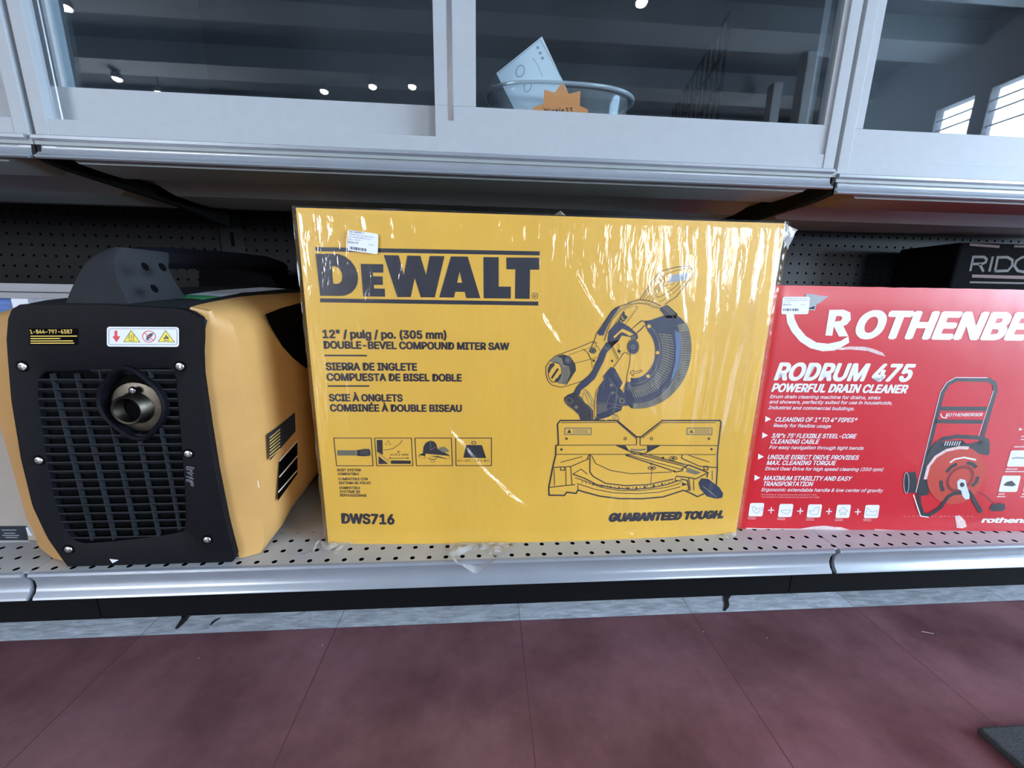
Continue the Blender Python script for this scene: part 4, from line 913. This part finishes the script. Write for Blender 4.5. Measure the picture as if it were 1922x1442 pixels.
P.stroke([(2040, 850), (2120, 505)], 52, Q); P.stroke([(2180, 840), (2245, 520), (2460, 518), (2570, 590), (2570, 710), (2470, 830), (2180, 840)], 52, Q)
P.poly([(530, 905), (2600, 960), (2600, 1040), (530, 975)], 'ridgred'); P.stroke([(480, 1080), (2600, 1120)], 34, Q); P.stroke([(480, 230), (1150, 280)], 50, 'ridgred'); P.stroke([(1480, 270), (2500, 300)], 40, 'ridgred')
P.build('case_lettering', t)

# ================================================================== CARTONS AT THE LEFT
t = thing('pale_carton', 'pale carton with a black label strip at its foot, left of the generator', 'carton', (-.93, .68, DZ))
xa = -.700
MB().box(-1.15, xa, .592, .765, DZ, ZC-.06, bev=.004).build('carton_body', 'palecard', t)
P = Print((0, .592, 0), (0, -1, 0)); P.frame(0, 840, 160/1049)
P.poly([(-900, 968), (330, 965), (345, 1140), (-900, 1150)], 'slatedark'); P.poly([(318, 985), (345, 980), (405, 1085), (350, 1085)], 'paper', lay=1)
for a, b, y in ((25, 205, 1017), (50, 190, 1055), (30, 240, 1082), (70, 220, 1107)): P.stroke([(a, y), (b, y)], 11, 'greyprint', lay=1)
P.poly([(-900, 1150), (350, 1145), (470, 1185), (-900, 1190)], 'greycard', lay=0)
P.build('label_strip', t)
t = thing('blue_carton', 'blue and white carton showing above the generator at its left end', 'carton', (-1.0, .82, DZ))
xb_ = onY(54, 568, .785).x; zb_ = onY(20, 561, .785).z
MB().box(-1.35, xb_, .785, .86, DZ, zb_, bev=.004).build('carton_body', 'blue', t)
MB().box(xb_-.028, xb_+.0012, .783, .862, DZ+.02, zb_+.0008, bev=.002).build('white_edge', 'paper', t)
t = thing('grey_flat_carton', 'grey cardboard carton with a flat lid, behind the blue carton', 'carton', (-1.1, .98, DZ))
MB().box(-1.5, -.80, .885, 1.06, DZ, ZC-.004, bev=.002).build('carton_body', 'greycard', t)
MB().box(-1.503, -.797, .880, 1.063, ZC-.003, ZC+.014, bev=.002).build('lid', 'greycard', t)

# ================================================================== GENERATOR
g = thing('portable_generator', 'black and yellow inverter generator with carry handle and exhaust grille', 'generator', (-.49, .78, DZ))
def lerp(tab, x):
    if x <= tab[0][0]: return tab[0][1]
    for (a, va), (b, vb) in zip(tab, tab[1:]):
        if x <= b: return va+(vb-va)*(x-a)/(b-a)
    return tab[-1][1]
Rz = [(-.391, -.368), (-.323, -.374), (-.24, -.377), (-.177, -.377), (-.103, -.376), (-.06, -.371), (-.036, -.362)]
Lz = [(-.391, -.601), (-.342, -.618), (-.292, -.626), (-.221, -.624), (-.139, -.616), (-.063, -.603), (-.036, -.594)]
zs = [-.389, -.37, -.342, -.323, -.292, -.26, -.24, -.221, -.177, -.139, -.103, -.08, -.06, -.045, -.036]
def top_rise(y): return lerp([(.53, 0), (.56, .006), (.70, .022), (.85, .032), (1.03, .028)], y)
def core(y, ins=0):
    r = top_rise(y); pts = []
    for z in zs: pts.append((lerp(Rz, z)-ins, y, ZC+max(z, -.389+ins)+(r*max(0, (z+.08)/.05) if z > -.08 else 0)))
    pts += [(-.372-ins, y, ZC-.026-ins+r), (-.39, y, ZC-.020-ins+r), (-.49, y, ZC-.017-ins+r), (-.575, y, ZC-.018-ins+r), (-.588+ins, y, ZC-.025-ins+r)]
    for z in zs[::-1]: pts.append((lerp(Lz, z)+ins, y, ZC+max(z, -.389+ins)+(r*max(0, (z+.08)/.05) if z > -.08 else 0)))
    return pts
m = MB(); m.loft([core(.5375, .004), core(.541, 0), core(.56), core(.62), core(.70), core(.85), core(1.0), core(1.02, .02)]); m.build('black_shell', 'blackgrey', g, smooth=True)
def cover(sign):
    secs = []
    for y, xo_t, xo_b in ((.5395, None, None), (.543, 'f', .35), (.5475, 'f', .7), (.552, 'f', 1.0), (.575, 'g', .4), (.60, 'g', .85), (.64, 'g', 1), (.90, 'g', 1), (.98, 'g', .7), (1.01, 'g', .2)):
        r = top_rise(y); pts = []
        zb = lerp([(.55, -.3895), (.60, -.378), (.70, -.345), (1.0, -.33)], y)
        for z in zs:
            zz = max(z, zb); f = lerp([(zb, .72), (zb+.012, .94), (zb+.03, 1), (-.085, 1), (-.06, .97), (-.045, .86), (-.036, .62)], zz)
            ed = lerp(Rz, zz) if sign > 0 else lerp(Lz, zz)
            ridge = (-.3365 if sign > 0 else -.660-(.004 if zz > -.34 else 0)); outer = -.327 if sign > 0 else -.676
            if xo_t is None: x = ed
            elif xo_t == 'f': x = ed+(ridge-ed)*xo_b*f
            else: x = ed+((ridge+(outer-ridge)*xo_b)-ed)*f
            pts.append((x, y, ZC+zz+(r*max(0, (zz+.08)/.05) if zz > -.08 else 0)))
        xe = -.366 if sign > 0 else -.592
        pts.append((xe+sign*.006, y, ZC-.0245+r)); pts.append((xe-sign*.016, y, ZC-.0195+r)); pts.append((xe-sign*.022, y, ZC-.028+r)); pts.append((-.40 if sign > 0 else -.57, y, ZC-.08)); pts.append((-.40 if sign > 0 else -.58, y, ZC+zb+.004))
        secs.append(pts)
    return secs
gy = MB(); gy.loft(cover(1)); gr = gy.build('side_cover', 'genyel', g, smooth=True)
gy = MB(); gy.loft(cover(-1)); gy.build('side_cover', 'genyel', g, smooth=True)
# recess, lettering and sticker on the right side cover
P = Print((-.327, 0, 0), (1, 0, 0)); P.frame()
P.poly([(500, 590), (530, 578), (575, 566), (620, 560), (620, 690), (575, 690), (552, 672), (532, 650), (514, 620)], 'blackdeep', lay=1)
P.build('badge_recess', gr)
P = Print((-.327, 0, 0), (1, 0, 0)); P.frame()
P.lay = 3; A0 = P.p(528, 638); B0 = P.p(562, 624)
vs_, fs_ = text_mesh('INV2000', .02); a_ = min(v.x for v in vs_); k_ = (P.p(562, 632)-A0).length/ (max(v.x for v in vs_)-a_)*2.0
P.mb.add([Vector((-.3266, A0.y+(v.x-a_)*k_, A0.z+v.y*k_*2.0)) for v in vs_], fs_, P.mi('ridglet')); P.build('model_lettering', gr)
P = Print((-.327, 0, 0), (1, 0, 0)); P.frame(480, 540, 120/376)
P.poly([(80, 860), (235, 730), (240, 840), (90, 1012)], 'slatedark', lay=1); P.poly([(145, 1015), (250, 895), (250, 1090), (135, 1250)], 'blackdeep', lay=1)
for i in range(7): P.stroke([(88, 880+i*19), (150, 828+i*19)], 3, 'gold', lay=2)
for q in ([(145, 1015), (250, 897)], [(145, 1108), (250, 985)], [(138, 1198), (248, 1070)]): P.stroke(q, 5, 'scratch', lay=2)
P.build('side_sticker', gr)
# scuffs on the chamfered facet
fA = onY(395, 700, .541); fn = Vector((.022-.0, -.0385, 0)).normalized(); fn = Vector((.30, -.95, 0)).normalized()
facP = Vector((-.3365-.0002, .552, .4)); fdir = Vector((-.3365+.377, .552-.541, 0)).normalized(); fn = Vector((fdir.y, -fdir.x, 0))
P = Print(facP, fn); P.frame(0, 800, 640/1922); rnd = random.Random(2)
for i in range(26): x = rnd.uniform(1200, 1240); y = rnd.uniform(85, 150); P.stroke([(x, y), (x+rnd.uniform(4, 14), y+rnd.uniform(2, 16))], 4, 'scratch')
for q in ([(1345, 360), (1375, 375)], [(1388, 362), (1430, 380)], [(1310, 22), (1330, 24)], [(1275, 80), (1320, 78)], [(1470, 520), (1478, 560)], [(1462, 300), (1468, 340)]): P.stroke(q, 5, 'scratch')
for q in ([(1335, 215), (1350, 212), (1352, 222), (1338, 228)], [(1345, 245), (1358, 242), (1360, 250), (1350, 262)], [(1345, 285), (1362, 275), (1366, 292)], [(1340, 310), (1350, 322)]): P.stroke(q, 5, 'greyprint')
P.build('scuff_marks', gr)['kind'] = 'stuff'
# front panel with grille opening
yp = .530
def F(x, y): q = onY(x, y, yp); return (q.x, q.z)
def outline_panel():
    pts = [(p[0], p[2]) for p in core(.54, .0002)]
    return pts
grl = [F(*q) for q in ((78, 708), (90, 697), (200, 694), (325, 690), (333, 700), (338, 760), (343, 820), (349, 900), (352, 960), (350, 995), (300, 1005), (220, 1014), (160, 1018), (142, 1012), (122, 985), (106, 930), (94, 870), (84, 800), (76, 740))]
def resample(pl, n, c):
    out = []
    for k in range(n):
        a = 2*PI*k/n; dx, dz = math.cos(a), math.sin(a); best = None
        for i in range(len(pl)):
            (x1, z1), (x2, z2) = pl[i], pl[(i+1) % len(pl)]; x1 -= c[0]; x2 -= c[0]; z1 -= c[1]; z2 -= c[1]
            den = dx*(z2-z1)-dz*(x2-x1)
            if abs(den) < 1e-12: continue
            tt = (x1*(z2-z1)-z1*(x2-x1))/den; ss = (x1*dz-z1*dx)/den
            if tt > 0 and -1e-6 <= ss <= 1+1e-6 and (best is None or tt < best): best = tt
        out.append((c[0]+dx*best, c[1]+dz*best))
    return out
cc = F(225, 850); N_ = 120
ou = resample(outline_panel(), N_, cc); inn = resample(grl, N_, cc)
def ins_(pl, d): return [(x+(cc[0]-x)*d, z+(cc[1]-z)*d) for x, z in pl]
m = MB(); secs = [[(x, y, z) for x, z in pl] for pl, y in ((ou, .5400), (ou, .5312), (ins_(ou, .004), yp), (ins_(inn, -.015), yp), (inn, yp+.001), (inn, .5385))]
m.loft(secs, cap=False); fp = m.build('front_panel', 'black', g, smooth=True)
m = MB(); m.add([(x, .5372, z) for x, z in inn], [tuple(range(N_))]); m.build('grille_backing', 'blackdeep', g)
# grille bars, clipped to the opening
zs_all = [z for x, z in grl]; zlo_, zhi_ = min(zs_all), max(zs_all)
def span(z):
    xs_ = []
    for i in range(len(grl)):
        (x1, z1), (x2, z2) = grl[i], grl[(i+1) % len(grl)]
        if (z1-z)*(z2-z) < 0: xs_.append(x1+(x2-x1)*(z-z1)/(z2-z1))
    return (min(xs_), max(xs_)) if len(xs_) > 1 else None
m = MB(); ns = 20; ex = onY(255, 757, yp); er = .043
for k in range(ns):
    z = zlo_+(zhi_-zlo_)*(k+.7)/ns; sp_ = span(z)
    if not sp_: continue
    segs = [sp_]; dz_ = abs(z-ex.z)
    if dz_ < er: w_ = math.sqrt(er*er-dz_*dz_); segs = [(sp_[0], ex.x-w_), (ex.x+w_, sp_[1])]
    for a_, b_ in segs:
        if b_-a_ > .003: m.loft([[(x, .5306, z+.0016), (x, .5304, z-.0002), (x, .5368, z-.006), (x, .5368, z-.0035)] for x in (a_, b_)])
for px_ in (83, 123, 167, 212, 257, 302):
    x = onY(px_, 800, yp).x if px_ > 90 else None
    if x is None: continue
    zz = [z for z in [zlo_+(zhi_-zlo_)*q/60 for q in range(1, 60)] if span(z) and span(z)[0] < x < span(z)[1]]
    runs = [(min(zz), max(zz))]
    if abs(x-ex.x) < er: w_ = math.sqrt(er*er-(x-ex.x)**2); runs = [(min(zz), ex.z-w_), (ex.z+w_, max(zz))]
    for a_, b_ in runs:
        if b_-a_ > .004: m.box(x-.0007, x+.0007, .5308, .5372, a_, b_)
m.build('grille', 'blackgrey', g)
# exhaust
m = MB(); n_ = 40
def tear(r, a): return r*(1+.22*max(0, math.cos(a-PI/2))**10+.22*max(0, math.cos(a+PI/2))**10)
secs = []
for r, y in ((.043, .534), (.0425, .5265), (.040, .5245), (.0375, .5265), (.0365, .5368)):
    secs.append([(ex.x+tear(r, 2*PI*k/n_)*math.cos(2*PI*k/n_), y, ex.z+tear(r, 2*PI*k/n_)*math.sin(2*PI*k/n_)) for k in range(n_)])
m.loft(secs, cap=False); m.build('exhaust_ring', 'black', g, smooth=True)
px0 = onY(258, 765, .531); m = MB()
secs = []
for r, y in ((.034, .5362), (.030, .5352), (.022, .5345), (.0200, .530), (.0195, .524), (.0185, .5225), (.0165, .5235), (.0160, .536)):
    f = max(0, min(1, (.5362-y)/.013)); secs.append([(px0.x-.004*f+r*math.cos(2*PI*k/28), y, px0.z-.001*f+r*math.sin(2*PI*k/28)) for k in range(28)])
m.loft(secs, cap=False); ep = m.build('exhaust_pipe', 'steel', g, smooth=True)
m = MB(); m.add([(px0.x-.004+.0158*math.cos(2*PI*k/24), .5345, px0.z-.001+.0158*math.sin(2*PI*k/24)) for k in range(24)], [tuple(range(24))]); m.build('pipe_bore', 'blackdeep', ep)
def screw(px_, py_, r, y0, par, s=1.0):
    c = onY(px_, py_, y0); m = MB(); secs = []
    for rr, y in ((r*1.45, y0+.0004), (r*1.35, y0-.0010), (r*1.05, y0-.0010)): secs.append([(c.x+rr*math.cos(2*PI*k/18), y, c.z+rr*math.sin(2*PI*k/18)) for k in range(18)])
    m.loft(secs, 1, cap=False); secs = []
    for rr, y in ((r*1.05, y0-.0004), (r*.9, y0-.0018), (r*.45, y0-.0024), (r*.40, y0-.0010)): secs.append([(c.x+rr*math.cos(2*PI*k/18), y, c.z+rr*math.sin(2*PI*k/18)) for k in range(18)])
    m.loft(secs, 0); m.build('screw', ['screw', 'blackdeep'], par, smooth=True)
for px_, py_ in ((50, 687), (343, 687), (80, 862), (358, 850), (135, 1028), (393, 1010)): screw(px_, py_, .0052, yp, g)
screw(255, 732, .0038, .530, g)
# labels
P = Print((0, yp, 0), (0, -1, 0)); P.frame(0, 600, 400/1922)
P.poly(rrect(993, 62, 1638, 240, 26, 0, .005), 'paper', lay=1); P.stroke(rrect(1012, 82, 1620, 222, 14), 4, 'graphite', True, lay=2)
P.poly([(1062, 98), (1088, 98), (1088, 145), (1114, 150), (1080, 202), (1044, 150), (1062, 145)], 'signred', lay=2)
for cx in (1217, 1525): P.poly([(cx-6, 96), (cx+74, 200), (cx-72, 196)], 'signyel', lay=2); P.stroke([(cx-6, 96), (cx+74, 200), (cx-72, 196)], 5, 'ink', True, lay=3)
for q in (-20, 0, 20): P.stroke([(1215+q, 176), (1208+q, 158), (1218+q, 145), (1212+q, 130)], 5, 'ink', lay=3)
P.stroke([(1190, 186), (1244, 187)], 5, 'ink'); P.poly([(1505, 178), (1500, 158), (1512, 160), (1522, 130), (1535, 155), (1545, 150), (1545, 176), (1525, 168)], 'ink'); P.stroke([(1500, 186), (1552, 187)], 5, 'ink')
P.poly([(1345, 175), (1350, 145), (1380, 122), (1412, 118), (1400, 145), (1375, 165), (1365, 180)], 'ink'); P.stroke([(1340, 182), (1385, 183)], 5, 'ink'); P.circ(1371, 150, 58, 'signred', ry=50, w=7, n=28, lay=4); P.stroke([(1330, 115), (1412, 186)], 7, 'signred', lay=5)
P.build('warning_label', g)
P = Print((0, yp, 0), (0, -1, 0)); P.frame(0, 600, 400/1922)
P.poly([(300, 78), (735, 78), (735, 225), (305, 228)], 'blackdeep', lay=1); P.lay = 2; P.text('1-844-797-6387', 312, 124, 690, 122, 34, 'gold', .02)
for b_, y in ((728, 147), (578, 169), (692, 190), (702, 210)): P.stroke([(312, y), (b_, y-1)], 9, 'gold')
P.build('phone_label', g)
P = Print((0, yp, 0), (0, -1, 0)); P.frame(0, 800, 640/1922); P.poly([(632, 738), (685, 744), (650, 762)], 'paper'); 
for i in range(14): P.stroke([(1060+rnd.uniform(0, 30), 220+i*8), (1095+rnd.uniform(0, 14), 228+i*8)], 3, 'greyprint')
P.build('scuff_marks', fp)['kind'] = 'stuff'
# top sticker
m = MB(); rows = []
for y in (.60, .64, .68, .72, .76, .80, .84): z = ZC-.0193+top_rise(y)+.0006; rows.append([(-.455, y, z+.0016), (-.415, y, z+.0004), (-.378, y, z-.0012-.004)])
for i in range(len(rows)-1):
    for j in (0, 1): m.add([rows[i][j], rows[i][j+1], rows[i+1][j+1], rows[i+1][j]], [(0, 1, 2, 3)], 1 if i == 0 else 0)
rnd = random.Random(4)
for i in range(26):
    y = rnd.uniform(.645, .82); x = rnd.uniform(-.45, -.39); z = ZC-.0193+top_rise(y)+.0024; m.add([(x, y, z), (x+.008, y+.003, z-.0004), (x+.008, y+.0045, z-.0004), (x, y+.002, z)], [(0, 1, 2, 3)], 2)
m.build('top_sticker', ['paper', 'green', 'graphite'], g)
# handle
m = MB(); secs = []
for (lx, ly, rx, ry, yb_, xb, ch) in ((104, 612, 300, 612, .630, -.418, .012), (118, 586, 268, 588, .628, -.432, .012), (132, 548, 250, 553, .622, -.441, .012), (147, 515, 236, 520, .616, -.447, .012), (160, 493, 230, 495, .614, -.450, .011), (176, 476, 229, 478, .618, -.450, .010), (194, 466, 232, 467, .62, -.451, .009), (205, 463, 231, 464, .62, -.452, .008)):
    l = onY(lx, ly, .548); r = onY(rx, ry, .548); z = (l.z+r.z)/2; lean = max(0, (z-ZC-.03))*.35
    xr2 = max(xb, r.x-.012)
    secs.append([(l.x+.006, .545+lean, z), ((l.x+r.x)/2, .543+lean, z), (r.x-.006, .545+lean, z), (r.x, .552+lean, z), (xr2, yb_-.01, z), (xr2-.006, yb_, z), (l.x+.012, yb_, z), (l.x, .556+lean, z)])
m.loft(secs); 
h = m.build('handle_post', 'blackgrey', g, smooth=True)
for hx, hy in ((275, 501), (307, 502), (292, 542)):
    P = Print((-.4345, .552, 0), (.058, -.0095, 0)); P.frame(); P.lay = 24; P.circ(hx, hy, 5.2, 'blackdeep', ry=9.5, rot=-.75); P.build('screw_hole', h)
m = MB(); secs = []
for y, z0_, z1_, xl_, xr2 in ((.59, .036, .058, -.498, -.462), (.62, .034, .064, -.503, -.456), (.70, .040, .070, -.505, -.452), (.80, .046, .076, -.508, -.456), (.90, .050, .080, -.51, -.46), (.97, .045, .074, -.51, -.46)):
    c = .008; secs.append([(xl_+c, y, ZC+z1_), (xr2-c, y, ZC+z1_), (xr2, y, ZC+z1_-c), (xr2, y, ZC+z0_+c), (xr2-c, y, ZC+z0_), (xl_+c, y, ZC+z0_), (xl_, y, ZC+z0_+c), (xl_, y, ZC+z1_-c)])
m.loft(secs); m.build('handle_grip', 'black', g, smooth=True)
ry_ = .885
P_ = [onY(x, y, ry_) for x, y in ((376, 560), (376, 497), (382, 486), (440, 480), (472, 484), (487, 491), (490, 510), (508, 516), (523, 540), (526, 556))]
m = MB().extr(P_, (.01, .10, 0)); m.build('rear_housing', 'blackdeep', g, smooth=False)
c = onY(456, 481, .93); m = MB(); m.tube([(c.x, c.y, c.z-.012), (c.x, c.y, c.z), (c.x, c.y, c.z+.002)], [.020, .020, .016], 20); m.build('fuel_cap', 'black', g, smooth=True)

g.location = Vector(g.location)+Vector((0, -.004, 0))
# ================================================================== FLOOR MAT
q = onZ(1838, 1365, .008)
mm = MB().box(q.x-.003, q.x+.75, -.45, q.y, .0005, .009, bev=.003); tag(mm.build('floor_mat', 'mat_'), 'dark grey rubber mat on the maroon floor at the lower right corner', 'mat')

# ------------------------------------------------------------------ world and view
w = bpy.data.worlds.new('world'); bpy.context.scene.world = w; w.use_nodes = True
w.node_tree.nodes['Background'].inputs[0].default_value = (.75, .87, 1, 1); w.node_tree.nodes['Background'].inputs[1].default_value = 3.0
sc = bpy.context.scene
sc.view_settings.view_transform = 'Standard'; sc.view_settings.look = 'None'; sc.view_settings.gamma = 1; sc.view_settings.use_curve_mapping = False
sc.view_settings.exposure = 2.0
sc.cycles.max_bounces = 8; sc.cycles.transparent_max_bounces = 16; sc.cycles.caustics_reflective = False; sc.cycles.caustics_refractive = False
sc.cycles.sample_clamp_indirect = 8
